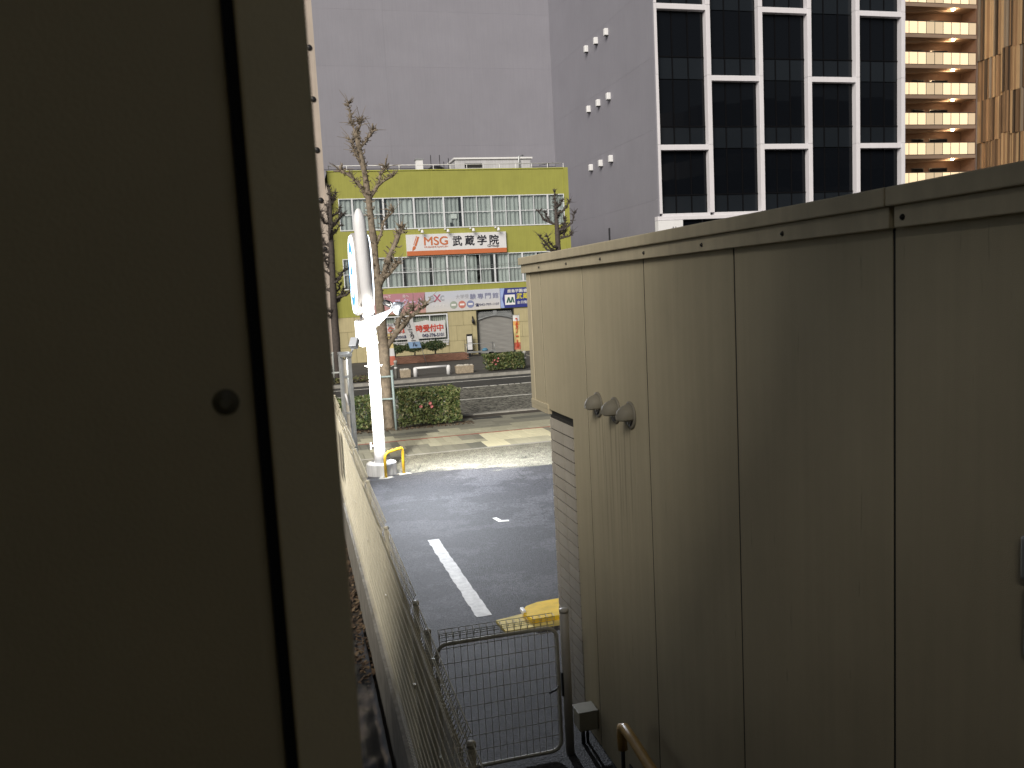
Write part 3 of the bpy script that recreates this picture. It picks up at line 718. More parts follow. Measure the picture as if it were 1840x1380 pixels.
def pollard(name, x, y, trunk, limbs, label, M, seed, tw=1.0, group='pollarded street trees'):
    rr = random.Random(seed)
    t = thing(name, (x, y, 0), label, 'tree', group)
    mb = MB(); P = []; R = []
    for i in range(len(trunk)-1):
        for k in range(5):
            a, b_ = trunk[i], trunk[i+1]; s = k/5
            P.append(Vector((a[0], a[1], a[2])).lerp(Vector(b_[:3]), s)); R.append((a[3]+(b_[3]-a[3])*s)*rr.uniform(.93, 1.09))
    P.append(Vector(trunk[-1][:3])); R.append(trunk[-1][3])
    mb.tube(P, R, 12, jit=.09, seed=seed); spurs(mb, P[len(P)//3:], rr, 170, .12)
    obj('trunk', mb, M, t)
    for li, (pts, r0, r1) in enumerate(limbs):
        mb = MB(); Q = knob_limb(mb, pts, r0, r1, rr, seed+li); spurs(mb, Q[2:], rr, 46, max(.09, r0*1.5))
        # clenched-fist end with shoots
        e = Q[-1]
        for _ in range(5):
            d = Vector((rr.uniform(-1, 1), rr.uniform(-1, 1), rr.uniform(0, 1.2))).normalized()*rr.uniform(.1, .28)
            mb.tube([e, e+d*.6, e+d], [r1*.8, r1*.6, r1*.45], 6, jit=.2, seed=rr.randrange(999))
        for q in Q[3:]:
            if rr.random() < .6*tw: twigs(mb, q, rr, 2, .38)
        twigs(mb, e, rr, int(6*tw), .5)
        obj('branch', mb, M, t)
    return t
TY = 24.3
pollard('ginkgo_tree', 2.43, TY,
        [(2.43, TY, -.03, .21), (2.45, TY, .4, .165), (2.48, TY, 2.3, .155), (2.44, TY, 4.0, .115), (2.38, TY, 5.6, .095), (2.33, TY, 6.7, .085), (2.25, TY, 7.5, .075), (2.13, TY, 8.25, .065), (2.10, TY, 8.4, .08)],
        [([(2.55, TY, 2.35), (2.85, TY-.1, 2.75), (3.25, TY-.1, 3.15), (3.75, TY, 3.5)], .11, .05),
         ([(2.85, TY-.1, 2.75), (2.95, TY-.15, 3.15), (3.4, TY-.1, 3.45)], .07, .04),
         ([(2.45, TY, 4.1), (2.68, TY-.1, 4.6), (2.80, TY-.1, 4.95), (3.1, TY, 5.5), (3.22, TY, 5.72)], .10, .06),
         ([(2.45, TY, 4.2), (2.75, TY-.2, 4.45), (3.0, TY-.2, 4.72)], .08, .05),
         ([(2.40, TY, 5.2), (2.6, TY, 5.55), (2.72, TY, 5.95), (3.0, TY, 6.2)], .05, .03),
         ([(2.36, TY, 6.5), (2.12, TY, 6.95), (1.85, TY, 7.25), (1.62, TY, 7.36)], .07, .035),
         ([(2.36, TY, 6.55), (2.62, TY, 6.95), (2.85, TY, 7.1), (3.06, TY, 7.2)], .06, .03),
         ([(2.62, TY, 6.95), (2.72, TY, 7.25), (2.88, TY, 7.45)], .045, .03),
         ([(2.3, TY, 7.3), (2.1, TY, 7.75), (2.0, TY, 8.0), (1.97, TY, 8.2)], .05, .025),
         ([(2.2, TY, 8.0), (2.4, TY, 8.2), (2.58, TY, 8.45)], .04, .035),
         ([(2.10, TY, 8.4), (2.02, TY, 8.65), (1.98, TY, 8.9), (1.97, TY, 9.2)], .035, .012),
         ([(2.14, TY, 8.35), (2.24, TY, 8.6), (2.26, TY, 8.72)], .035, .03)],
        'pale pollarded street tree with knobbly limbs rising behind the sign pole', M_bark, 5)
DY = 39.6
rr = random.Random(77)
def rand_limbs(x, y, z0, z1, n, ln0):
    out = []
    for k in range(n):
        z = z0+(z1-z0)*(k+rr.uniform(-.4, .4))/n; a = rr.choice((0, pi))+rr.gauss(0, .8); ln = ln0*rr.uniform(.45, 1.1)*(1-.5*(z-z0)/(z1-z0))
        dx, dy = cos(a), sin(a); u = rr.uniform(.1, .6)
        p1 = (x+dx*ln*.4, y+dy*ln*.4, z+ln*rr.uniform(.0, .25)); p2 = (x+dx*ln*.75+rr.uniform(-.1, .1), y+dy*ln*.75, p1[2]+ln*u*.5); p3 = (x+dx*ln, y+dy*ln, p2[2]+ln*rr.uniform(.1, .5))
        out.append(([(x, y, z), p1, p2, p3], .065, .03))
        if rr.random() < .6: out.append(([p1, (p1[0]+dx*.1, p1[1], p1[2]+.2), (p1[0]+dx*.3+rr.uniform(-.2, .2), p1[1], p1[2]+.5)], .045, .025))
    return out
limbsD = rand_limbs(1.9, DY, 2.8, 8.2, 22, 1.5)
pollard('ginkgo_tree', 1.85, DY, [(1.85, DY, 0, .24), (1.85, DY, 1.2, .19), (1.86, DY, 3.2, .17), (1.95, DY, 6, .13), (2.05, DY, 8, .08), (2.06, DY, 8.9, .035)], limbsD,
        'unlit bare pollarded tree across the road in front of the tall beige block', M_barkd, 31)
limbsE = rand_limbs(13.0, DY+.4, 4.3, 8.0, 14, 1.35)
pollard('ginkgo_tree', 13.0, DY+.4, [(13.0, DY+.4, 0, .2), (13.02, DY+.4, 4, .16), (13.0, DY+.4, 6.5, .12), (12.97, DY+.4, 7.6, .07), (12.95, DY+.4, 8.5, .03)], limbsE,
        'bare pollarded tree showing above the annex coping against the green wall', M_barkd, 41)
# tree stake frame
ts = thing('tree_stake', (2.58, 23.6, 0), 'pale blue steel tree support frame bracing the pale street tree', 'tree stake')
M_stake = mat('stake_blue_grey', (.30, .38, .38), .5, .15, 6)
obj('stake', MB().tube([(2.60, 23.62, -.0), (2.58, 23.62, 1.74)], .036, 10), M_stake, ts)
obj('stake', MB().tube([(2.20, 24.7, -.03), (2.20, 24.7, 1.7)], .036, 10), M_stake, ts)
for z in (.92, 1.56):
    obj('crossbar', MB().tube([(2.59, 23.62, z), (2.30, 23.95, z-.03), (2.20, 24.7, z-.03)], .026, 8), M_stake, ts)

def hedge_leaves(n, x0, x1, y0, y1, z0, z1, rr, size, wts):
    mb = MB()
    for _ in range(n):
        # bias to the shell of a lumpy block
        x, y, z = rr.uniform(x0, x1), rr.uniform(y0, y1), rr.uniform(z0, z1)
        k = rr.random()
        if k < .45: y = y0+abs(rr.gauss(0, .09))
        elif k < .75: z = z1-abs(rr.gauss(0, .08))
        elif k < .88: x = x1-abs(rr.gauss(0, .08))
        w = .07*noise.noise((x*2.2, y*2.2, z*2.2)); n2 = .05*noise.noise((x*6, y*6, z*6+4))
        c = Vector((x+w, y-w*1.3-n2, z+w*1.1+n2))
        s = size*rr.uniform(.6, 1.35); a = rr.uniform(0, 2*pi); el = rr.uniform(-.3, 1.2)
        ex = Vector((cos(a)*cos(el), sin(a)*cos(el), sin(el)))*s
        ey = ex.cross(Vector((rr.uniform(-1, 1), rr.uniform(-1, 1), rr.uniform(-1, 1)))).normalized()*s*.42
        mb.cur = rr.choices(range(4), wts)[0]
        mb.add([c-ex, c+ey, c+ex, c-ey], [(0, 1, 2, 3)])
    return mb
def hedge(name, x0, x1, y0, y1, z1, label, n, seed, size=.05, flowers=(), wts=(4, 4, 2, 2), cat='hedge', group=None, zb=0.0):
    rr = random.Random(seed); t = thing(name, ((x0+x1)/2, (y0+y1)/2, zb), label, cat, group)
    mb = MB()
    for i in range(int((x1-x0)*5)):
        x = rr.uniform(x0+.1, x1-.1); y = rr.uniform(y0+.1, y1-.1); mb.tube(wob((x, y, zb-.02), (x+rr.uniform(-.15, .15), y, zb+(z1-zb)*.8), 3, .04, rr), [.016, .012, .010, .006], 5)
    obj('stems', mb, M_barkd, t)
    o = obj('foliage', hedge_leaves(n, x0, x1, y0, y1, zb+.10, z1, rr, size, wts), M_leaf, t); o['kind'] = 'stuff'
    for (x, y, z) in flowers:
        mb = MB()
        for _ in range(9):
            a = rr.uniform(0, 2*pi); e = Vector((cos(a)*.05, -.03, sin(a)*.05)); f = Vector((-sin(a)*.03, -.01, cos(a)*.03)); c = Vector((x, y, z))
            mb.add([c, c+e*.6+f, c+e, c+e*.6-f], [(0, 1, 2, 3)])
        obj('flower', mb, M_pink, t)
    return t
hedge('hedge', 2.72, 4.52, 23.75, 25.2, 1.02, 'clipped camellia hedge with pink flowers right of the pale street tree', 9000, 3, .05,
      [(3.35, 23.7, .62), (3.62, 23.68, .70), (3.66, 23.68, .60), (3.1, 23.8, .98)])
hedge('hedge', -2.2, 2.15, 23.85, 25.2, .92, 'clipped green hedge behind the sign pole and the notice frame', 12000, 4, .05, wts=(5, 4, 1, 3))
rr = random.Random(9)
o = obj('fallen_leaves', scatter(900, 1.2, 4.9, 23.55, 24.1, lambda x, y, r: .01+r.uniform(0, .02), .035, rr), M_litter); o['kind'] = 'stuff'
hedge('hedge', 8.75, 10.6, 38.6, 39.7, .78, 'low hedge with pink blooms across the road beside the planter box', 5000, 6, .07,
      [(9.0, 38.55, .45), (9.1, 38.55, .55), (9.25, 38.55, .5), (9.15, 38.55, .35), (9.3, 38.6, .62)], wts=(5, 3, 2, 3))
o = obj('ground_cover', scatter(1500, -3, 4.2, 38.1, 39.0, lambda x, y, r: .02+r.uniform(0, .25), .09, random.Random(8)), [M_leaf[2], M_litter[1], M_leaf[1]]); o['kind'] = 'stuff'

# ================================================================== FAR PAVEMENT FURNITURE
def gr(name, loc, label, cat, group=None): return thing(name, loc, label, cat, group)
rl = gr('pipe_barrier', (6.15, 38.95, 0), 'low white pipe barrier with two bollard legs across the road', 'barrier')
for x in (5.36, 6.94): obj('leg', MB().lathe([(.10, 0), (.10, .34), (.085, .42), (.03, .45)], (x, 38.95, 0), 14), M_white, rl)
obj('rail', MB().tube([(5.36, 38.95, .40), (6.94, 38.95, .40)], .055, 12), M_white, rl)
M_box = mat('planter_aggregate', (.36, .30, .22), .9, .3, 12, .5, 50)
for x0, x1, lab in ((4.62, 5.14, 'small stone flower trough by the roped bollard across the road'), (7.28, 8.14, 'stone flower trough beyond the low white pipe barrier')):
    t = gr('flower_trough', ((x0+x1)/2, 39.0, 0), lab, 'planter')
    obj('trough', MB().prism([(x0+.03, 0.0), (x1-.03, 0.0), (x1, .36), (x0, .36)], 'y', 38.8, 39.2), M_box, t, bevel=.02)
    mb = MB(); r_ = random.Random(int(x0*10))
    for _ in range(60):
        x, y = r_.uniform(x0+.06, x1-.06), r_.uniform(38.84, 39.16); s = r_.uniform(.03, .06)
        mb.lathe([(s*.5, 0), (s, s*.5), (s*.7, s*1.1), (.004, s*1.3)], (x, y, .345), 6)
    o = obj('flowers', mb, mat('pale_flowers', (.55, .52, .46), .9, .3, 20), t); o['kind'] = 'stuff'
def bollard(x, y, h, lab, rope_to):
    t = gr('bollard', (x, y, 0), lab, 'bollard')
    obj('shaft', MB().lathe([(.075, 0), (.07, h*.86), (.085, h*.87), (.085, h*.97), (.04, h)], (x, y, 0), 14), mat('bollard_stone', (.36, .36, .33), .7, .15, 8), t)
    obj('band', MB().lathe([(.078, h*.55), (.078, h*.62)], (x, y, 0), 14), M_white, t)
    for e in rope_to:
        a = Vector((x, y, h*.8)); b_ = Vector(e); pts = []
        for i in range(9): s = i/8; p = a.lerp(b_, s); p.z -= .22*4*s*(1-s)*.6; pts.append(p)
        obj('rope', MB().tube(pts, .018, 6), mat('rope', (.45, .43, .36), .9, .1, 20), t)
bollard(4.45, 38.9, .84, 'stone bollard with sagging rope beside the small flower trough', [(3.4, 39.4, .5)])
bollard(10.72, 39.0, .86, 'stone bollard with sagging rope beside the low far hedge', [(9.9, 39.9, .55), (12.2, 39.6, .55)])
# roped corner on the left of the board
gf = gr('guard_fence', (.9, 39.2, 0), 'pale tubular guard fence across the road below the unlit tree', 'guard fence')
M_gf = mat('guard_white', (.52, .55, .53), .5, .1, 6)
for x in (-1.2, .3, 1.62): obj('post', MB().tube([(x, 38.9, 0), (x, 38.9, 1.35), (x+.02, 38.9, 1.42)], .05, 10), M_gf, gf)
for z in (.62, 1.3): obj('rail', MB().tube([(-1.2, 38.88, z), (1.6, 38.88, z)], .035, 8), M_gf, gf)
obj('rail', MB().box(-3, 2.0, 38.2, 38.3, .5, .56), M_gf, gf); obj('post', MB().box(.2, .26, 38.22, 38.28, 0, .5), M_gf, gf); obj('post', MB().box(1.9, 1.96, 38.22, 38.28, 0, .5), M_gf, gf)

# advertising flags
def flag(x, y, w, z0, z1, tilt, cols, txt, txtcol, label, seed):
    t = thing('banner_flag', (x, y, 0), label, 'banner flag'); rr = random.Random(seed)
    k = math.tan(radians(tilt))
    obj('pole', MB().tube([(x, y, 0), (x-k*(z1+.1), y, z1+.1)], .014, 8), M_galv, t)
    obj('crossbar', MB().tube([(x-k*z1, y, z1), (x-k*z1-w-.1, y, z1+.04)], .010, 6), M_galv, t)
    nx, nz = 6, 24; mb = MB(); vs = []
    for j in range(nz+1):
        z = z0+(z1-z0)*j/nz
        for i in range(nx+1):
            u__ = i/nx; xx = x-k*z-w*u__; yy = y-.02+.035*sin(u__*5+z*3+seed)*u__
            vs.append((xx, yy, z))
    mb.v = vs; nc = len(cols)
    for j in range(nz):
        for i in range(nx):
            mb.f.append((j*(nx+1)+i, j*(nx+1)+i+1, (j+1)*(nx+1)+i+1, (j+1)*(nx+1)+i)); mb.sm.append(True); mb.mi.append(min(nc-1, int((1-j/nz)*nc)))
    obj('cloth', mb, cols, t)
    if txt:
        h = (z1-z0)*.86; o = text('lettering', txt, h, x-k*(z0+z1)/2-w/2, y-.062, z0+.06*(z1-z0), txtcol, t, .01, 'CENTER', width=w*.42, vertical=True)
        if o:
            zm = (z0+z1)/2
            for v in o.data.vertices: v.co.x -= k*(v.co.z-zm)
M_fw = mat('flag_white', (.62, .62, .62), .8, .06, 4); M_fo = mat('flag_orange', (.62, .34, .10), .8, .12, 4); M_fy = mat('flag_yellow', (.62, .50, .22), .8, .12, 4); M_fr = mat('flag_red', (.48, .14, .09), .8, .2, 6)
M_fb = mat('flag_blue', (.25, .38, .58), .8, .1, 4)
flag(11.36, 42, .34, .72, 2.5, 0, [M_fw, M_fo, M_fy, M_fy, M_fy, M_fr], 'スクール', M_red_ink, 'orange and yellow advertising flag on a pole right of the shutter', 2)
flag(6.78, 44.5, .62, 1.0, 2.62, 14, [M_fw, M_fw, M_fw, M_fw, M_fw, M_fb], 'フリースクール', M_black_ink, 'leaning white advertising flag with black lettering before the window banner', 5)
flag(4.74, 41, .34, .45, 2.0, 4, [M_fy, M_fy, M_fw, M_fr], '', M_red_ink, 'faded cream advertising flag with red foot behind the pale street tree', 8)

# ================================================================== GREEN SCHOOL BUILDING
GY = 50.0
gb = thing('school_building', (9.8, 55, 0), 'three storey yellow green building with rows of curtained windows', 'building')
M_green = mat('lime_render', (.335, .335, .07), .7, .07, 1.2, .12, 40, streak=.10)
M_beige = mat('beige_panel', (.48, .42, .24), .75, .08, 1.5, .15, 40, streak=.08, rnd=.05)
x0, x1 = 2.53, 17.05
wl = obj('wall', MB().box(x0, x1, GY, GY+.2, 9.56, 11.1).box(x0, x1, GY, GY+.2, 6.10, 7.70).box(x0, x1, GY, GY+.2, 2.70, 4.30)
    .box(x0, 3.05, GY, GY+.2, 7.70, 9.56).box(16.78, x1, GY, GY+.2, 7.70, 9.56).box(x0, 3.05, GY, GY+.2, 4.30, 6.10).box(16.78, x1, GY, GY+.2, 4.30, 6.10), M_green, gb)
obj('corner_fin', MB().box(16.80, 17.09, GY-.06, GY+.01, 2.7, 11.14), M_green, gb)
obj('side_walls', MB().box(x0, x0+.2, GY+.2, 62, 0, 11.1).box(x1-.2, x1, GY+.2, 62, 0, 11.1).box(x0, x1, 62, 62.2, 0, 11.1).box(x0+.2, x1-.2, GY+.9, GY+1.0, 0, 11.0), M_green, gb)
obj('roof', MB().box(x0, x1, GY+.2, 62, 10.9, 11.0), M_conc, gb)
obj('parapet_cap', MB().box(x0-.04, x1+.04, GY-.05, GY+.25, 11.1, 11.15), mat('lime_cap', (.42, .43, .08), .6, .05, 3), gb)
for z0, z1 in ((7.70, 9.56), (4.30, 6.10)): obj('floor_slab', MB().box(x0+.2, x1-.2, GY+.2, GY+.9, z0-.12, z0-.02), M_conc, gb)
for z in (10.35, 6.9): obj('render_joint', MB().box(8.6, 8.612, GY-.003, GY+.01, z-.7, z+.7), MATS['lime_cap'], gb)
M_alu2 = mat('window_aluminium', (.72, .74, .77), .4, .04, 5)
M_curt = mat('curtain', (.45, .462, .465), .9, .10, 1.5, rnd=.10)
M_room = mat('dark_room', (.02, .022, .025), .9, 0)
obj('room_back', MB().box(x0+.22, x1-.22, GY+.75, GY+.8, 4.3, 9.56), M_room, gb)
def curtain_mesh(xa, xb, za, zb_, rr, y):
    n = max(6, int((xb-xa)/.045)); vs = []; ph = rr.uniform(0, 6)
    for i in range(n+1):
        x = xa+(xb-xa)*i/n
        d = .05*sin(x*24+ph+1.5*sin(x*3+ph))+.02*noise.noise((x*9, ph, 0))
        sp = .02*sin(x*11+ph)
        vs += [(x+sp, y+d*1.3, za), (x, y+d, (za+zb_)/2), (x-sp, y+d*.7, zb_)]
    return MB().add(vs, [f for i in range(n) for f in ((3*i, 3*i+3, 3*i+4, 3*i+1), (3*i+1, 3*i+4, 3*i+5, 3*i+2))], True)
posts = [3.05, 3.83, 5.62, 7.42, 9.21, 10.33, 12.15, 13.92, 15.71, 16.78]
rr = random.Random(13)
for (za, zb_, zm) in ((7.70, 9.56, 8.62), (4.30, 6.10, 5.18)):
    for a, b_ in zip(posts, posts[1:]):
        mb = MB(); w = .05
        mb.box(a, a+w, GY-.03, GY+.07, za, zb_).box(b_-w+.001, b_-.002, GY-.03, GY+.07, za, zb_).box(a+w, b_-w, GY-.03, GY+.07, zb_-.05, zb_-.002).box(a+w, b_-w, GY-.035, GY+.07, za+.002, za+.06)
        mid = (a+b_)/2; wide = b_-a > 1.3
        if wide: mb.box(mid-.02, mid+.02, GY-.01, GY+.05, za+.06, zb_-.05)
        hs = [(a+w, mid-.02), (mid+.02, b_-w)] if wide else [(a+w, b_-w)]
        for (p, q) in hs: mb.box(p, q, GY-.005, GY+.045, zm-.018, zm+.018)
        win = obj('window', mb, M_alu2, gb)
        for (p, q) in hs:
            for (c, d) in ((za+.06, zm-.018), (zm+.018, zb_-.05)):
                obj('pane', MB().box(p, q, GY+.02, GY+.026, c, d), M_clear, win)
            g0 = p+.02; g1 = q-.02
            if rr.random() < .25:       # a gap in the curtain
                if rr.random() < .5: g1 -= .18
                else: g0 += .18
            obj('curtain', curtain_mesh(g0-.03, g1+.03, za+.03, zb_-.03, rr, GY+.12), M_curt, win)
# thin sun-blind cables crossing the second storey
obj('cable', MB().tube([(5.3, GY-1.5, 5.45), (9.5, GY-1.5, 5.22), (15, GY-1.5, 5.36)], .012, 4).tube([(5.3, GY-1.52, 5.2), (9.5, GY-1.52, 5.28), (15, GY-1.52, 5.5)], .010, 4).bar((5.3, GY-1.5, 5.45), (5.3, GY, 5.45), .015).bar((15, GY-1.5, 5.4), (15, GY, 5.4), .015), M_galv, gb)
# papers in a window
obj('notice', MB().box(9.62, 9.98, GY+.035, GY+.04, 8.25, 8.52), M_whiteink, gb); obj('notice', MB().box(9.55, 9.72, GY+.035, GY+.04, 7.78, 8.02), M_black, gb)
obj('notice', MB().box(14.55, 14.75, GY+.035, GY+.04, 5.62, 5.85), M_black, gb)
# ground floor panels
M_pj = mat('panel_joint', (.20, .17, .10), .9, .1, 3)
obj('ground_floor_wall', MB().box(13.18, x1, GY+.05, GY+.3, 0, 2.7), M_pj, gb)
pl = obj('ground_floor_wall', MB().box(x0, 4.80, GY+.05, GY+.3, 0, 2.7).box(4.80, 9.05, GY+.05, GY+.3, 0, .86).box(9.05, 10.83, GY+.05, GY+.3, 0, 2.7).box(4.80, 9.05, GY+.05, GY+.3, 2.62, 2.7), M_pj, gb)
def panels(xa, xb, za, zb_, pw=.95, ph=.92):
    z = za; r = 0
    while z < zb_-.01:
        z2 = min(z+ph, zb_); x = xa - (pw*.45 if r % 2 else 0)
        while x < xb-.01:
            a, b_ = max(x, xa), min(x+pw, xb)
            if b_-a > .05: obj('stone_panel', MB().box(a+.008, b_-.008, GY+.02, GY+.0505, z+.008, z2-.008), M_beige, pl)
            x += pw
        z = z2; r += 1
panels(x0, 4.80, 0, 2.7); panels(4.80, 9.05, 0, .86); panels(9.05, 10.83, 0, 2.7); panels(13.18, x1, 0, 2.7)
# ground floor window
gw = obj('window', MB().box(4.80, 4.88, GY-.02, GY+.1, .86, 2.62).box(8.97, 9.05, GY-.02, GY+.1, .86, 2.62).box(4.88, 8.97, GY-.02, GY+.1, 2.55, 2.62).box(4.88, 8.97, GY-.02, GY+.1, .86, .94)
    .box(5.85, 5.90, GY, GY+.08, .94, 2.55).box(6.9, 6.95, GY, GY+.08, .94, 2.55).box(7.93, 7.98, GY, GY+.08, .94, 2.55), M_alu2, gb)
obj('pane', MB().box(4.88, 8.97, GY+.03, GY+.036, .94, 2.55), M_clear, gw)
mb = MB(); x = 4.9
while x < 8.95: mb.box(x, x+.10, GY+.20, GY+.205, .95, 2.53); x += .125
obj('vertical_blind', mb, mat('blind_white', (.55, .55, .50), .8, .08, 4), gw)
obj('window_recess', MB().box(4.80, 9.05, GY+.45, GY+.5, .8, 2.7), M_room, gw)
mb = MB(); x = 4.9
while x < 8.95: mb.bar((x, GY-.10, .72), (x, GY-.10, 1.05), .016); x += .09
mb.bar((4.85, GY-.10, 1.05), (9.0, GY-.10, 1.05), .02).bar((4.85, GY-.10, .74), (9.0, GY-.10, .74), .02)
for x in (4.86, 6.9, 8.98): mb.bar((x, GY-.10, .80), (x, GY+.03, .80), .015)
obj('window_guard', mb, M_white, gw)
# entrance with roller shutter and lattice arch
en = obj('entrance', MB().box(10.83, 10.90, GY-.02, GY+.25, 0, 2.7).box(13.11, 13.18, GY-.02, GY+.25, 0, 2.7), M_dark, gb)
mb = MB(); z = .02; M_shut = mat('shutter_steel', (.34, .335, .32), .5, .12, 1.5, metal=.2, stretch=(1, 1, 8))
prf = []
while z < 2.42: prf += [(0, z), (-.02, z+.02), (-.02, z+.055), (0, z+.075)]; z += .078
vs = []
for (d, z) in prf: vs += [(10.90, GY+.16+d, z), (13.11, GY+.16+d, z)]
mb.add(vs, [(2*i, 2*i+1, 2*i+3, 2*i+2) for i in range(len(prf)-1)])
obj('roller_shutter', mb, M_shut, en)
mb = MB(); n = 14
arch = [(10.92+2.17*i/n, 2.10+.22*sin(pi*i/n)) for i in range(n+1)]
for (a, b_) in zip(arch, arch[1:]): mb.bar((a[0], GY+.05, a[1]), (b_[0], GY+.05, b_[1]), .035)
obj('arch_rail', mb, M_galv, en)
mb = MB(); x = 10.7
while x < 13.2:
    for sg in (1, -1):
        pts = []
        for i in range(13):
            xx = x+sg*.5*i/12; zz = 2.12+.5*i/12
            t = (xx-10.92)/2.17
            if 10.92 < xx < 13.09 and zz > 2.10+.22*sin(pi*t) and zz < 2.62: pts.append((xx, GY+.05, zz))
        if len(pts) > 1: mb.bar(pts[0], pts[-1], .016)
    x += .11
mb.box(11.88, 12.12, GY+.02, GY+.08, 2.32, 2.62)
obj('lattice', mb, M_galv, en)
obj('recess', MB().box(10.9, 13.11, GY+.3, GY+.35, 0, 2.7), M_room, en)
wlmp = thing('wall_lantern', (10.58, GY, 2.05), 'black wrought wall lantern beside the roller shutter', 'lantern')
obj('backplate', MB().box(10.55, 10.61, GY-.03, GY+.03, 2.0, 2.35), M_black, wlmp, bevel=.01)
obj('lantern', MB().lathe([(.02, 0), (.08, .05), (.10, .22), (.05, .30), (.02, .36)], (10.58, GY-.14, 1.88), 8), M_black, wlmp)
obj('scroll', MB().tube([(10.58, GY-.02, 2.32), (10.58, GY-.12, 2.36), (10.58, GY-.14, 2.22)], .018, 6), M_black, wlmp)
ps = thing('poster_stand', (10.25, GY-.4, 0), 'narrow dark poster stand with two sheets left of the shutter', 'poster stand')
obj('board', MB().box(10.05, 10.42, GY-.42, GY-.38, .25, 1.30), M_black, ps, bevel=.01)
for z in (.35, .78): obj('sheet', MB().box(10.09, 10.38, GY-.43, GY-.421, z, z+.4), M_whiteink, ps)
for x in (10.08, 10.36): obj('leg', MB().bar((x, GY-.40, 0), (x, GY-.40, .25), .02), M_black, ps)
tr = thing('hand_cart', (10.6, 48.9, 0), 'low grey flatbed hand cart parked before the roller shutter', 'cart')
obj('bed', MB().box(9.8, 11.6, 48.6, 49.2, .22, .28), M_galv, tr)
for x in (9.85, 11.55): obj('handle', MB().tube([(x, 48.65, .25), (x, 48.65, .75), (x, 49.15, .75), (x, 49.15, .25)], .02, 6), M_galv, tr)
for x in (10.0, 11.4):
    for y in (48.65, 49.15): obj('wheel', MB().lathe([(.11, -.03), (.11, .03)], (x, y, .11), 14, 'y'), M_black, tr)
obj('rail', MB().tube([(9.85, 48.65, .75), (11.55, 48.65, .75)], .015, 6), M_galv, tr)
sk = thing('blue_sack', (11.0, 48.9, .28), 'small blue sack lying on the hand cart', 'sack')
obj('sack', MB().lathe([(.16, 0), (.2, .06), (.12, .14), (.03, .18)], (11.0, 48.9, .28), 10), mat('blue_cloth', (.08, .22, .34), .8, .2, 9), sk)

# brick planter with shrubs
bp_ = thing('brick_planter', (7.4, 46.8, 0), 'long low brick planter under the ground floor window', 'planter')
M_brick = mat('planter_brick', (.24, .125, .085), .9, .25, 6, .3, 60, rnd=.2)
obj('core', MB().box(4.2, 9.38, 46.55, 47.3, 0, .42), mat('brick_mortar', (.20, .17, .14), .95, .2, 6), bp_)
mb_l = MB().box(0, .20, 0, .1, 0, .058).mesh('brick', M_brick)
for r in range(6):
    x = 4.2-(.1 if r % 2 else 0)
    while x < 9.3:
        place('brick', mb_l, (x, 46.48+RND.uniform(-.006, .006), .04+r*.068), bp_); x += .212
obj('soil', MB().box(4.25, 9.33, 46.6, 47.25, .42, .43), M_earth, bp_)
M_shrub = (5, 1, 0, 5)
for x, y, w, h, lab in ((5.35, 46.9, .75, .55, 'dark rounded pine shrub at the flag end of the brick planter'), (6.5, 46.95, .85, .6, 'dark spreading shrub in the middle of the brick planter'), (7.65, 46.9, .75, .62, 'dense dark shrub at the free end of the brick planter')):
    t = thing('shrub', (x, y, .43), lab, 'shrub', 'shrubs in the brick planter'); r_ = random.Random(int(x*7))
    obj('stem', MB().tube(wob((x, y, .42), (x+.05, y, .42+h*.8), 4, .05, r_), [.05, .045, .04, .03, .02], 7), M_barkd, t)
    mb = MB()
    for _ in range(1500):
        d = Vector((r_.gauss(0, 1), r_.gauss(0, 1), r_.gauss(0, 1))).normalized()*r_.uniform(.55, 1)
        c = Vector((x+d.x*w*(.85+.2*noise.noise((d.x*3, d.y*3, d.z*3+x))), y+d.y*.38, .46+h*.75+d.z*h*.5*(1+.3*noise.noise((d.x*4, x, d.z*4)))))
        s = r_.uniform(.03, .07); a = r_.uniform(0, 6.3)
        ex = Vector((cos(a), r_.uniform(-1, 1), sin(a))).normalized()*s; ey = ex.cross(Vector((r_.uniform(-1, 1), 1, r_.uniform(-1, 1)))).normalized()*s*.4
        mb.cur = r_.choices(range(4), (4, 1, 0, 6))[0]; mb.add([c-ex, c+ey, c+ex, c-ey], [(0, 1, 2, 3)])
    o = obj('foliage', mb, M_leaf, t); o['kind'] = 'stuff'

# main signboard
sg = thing('school_signboard', (9.87, GY-.1, 6.14), 'white signboard with orange foot and dark lettering on the green wall', 'signboard')
obj('board', MB().box(6.82, 12.92, GY-.16, GY-.002, 6.13, 7.37), M_board, sg, bevel=.01)
obj('foot_strip', MB().box(6.82, 12.92, GY-.166, GY-.161, 6.13, 6.40), M_orange, sg)
yT = GY-.166
text('lettering', 'MSG', .48, 7.88, yT, 6.72, M_orange, sg, .018, width=1.42)
text('lettering', 'MUSASHI GAKUIN', .10, 7.88, yT, 6.56, MATS['orange_ink'], sg, .01, width=1.42)
for i, ch in enumerate('武蔵学院'): text('lettering', ch, .58, 9.88+.76*i, yT, 6.62, M_black_ink, sg, .022, 'CENTER', width=.56)
text('lettering', 'Group', .20, 11.72, yT, 6.43, M_black_ink, sg, .02, width=.72)
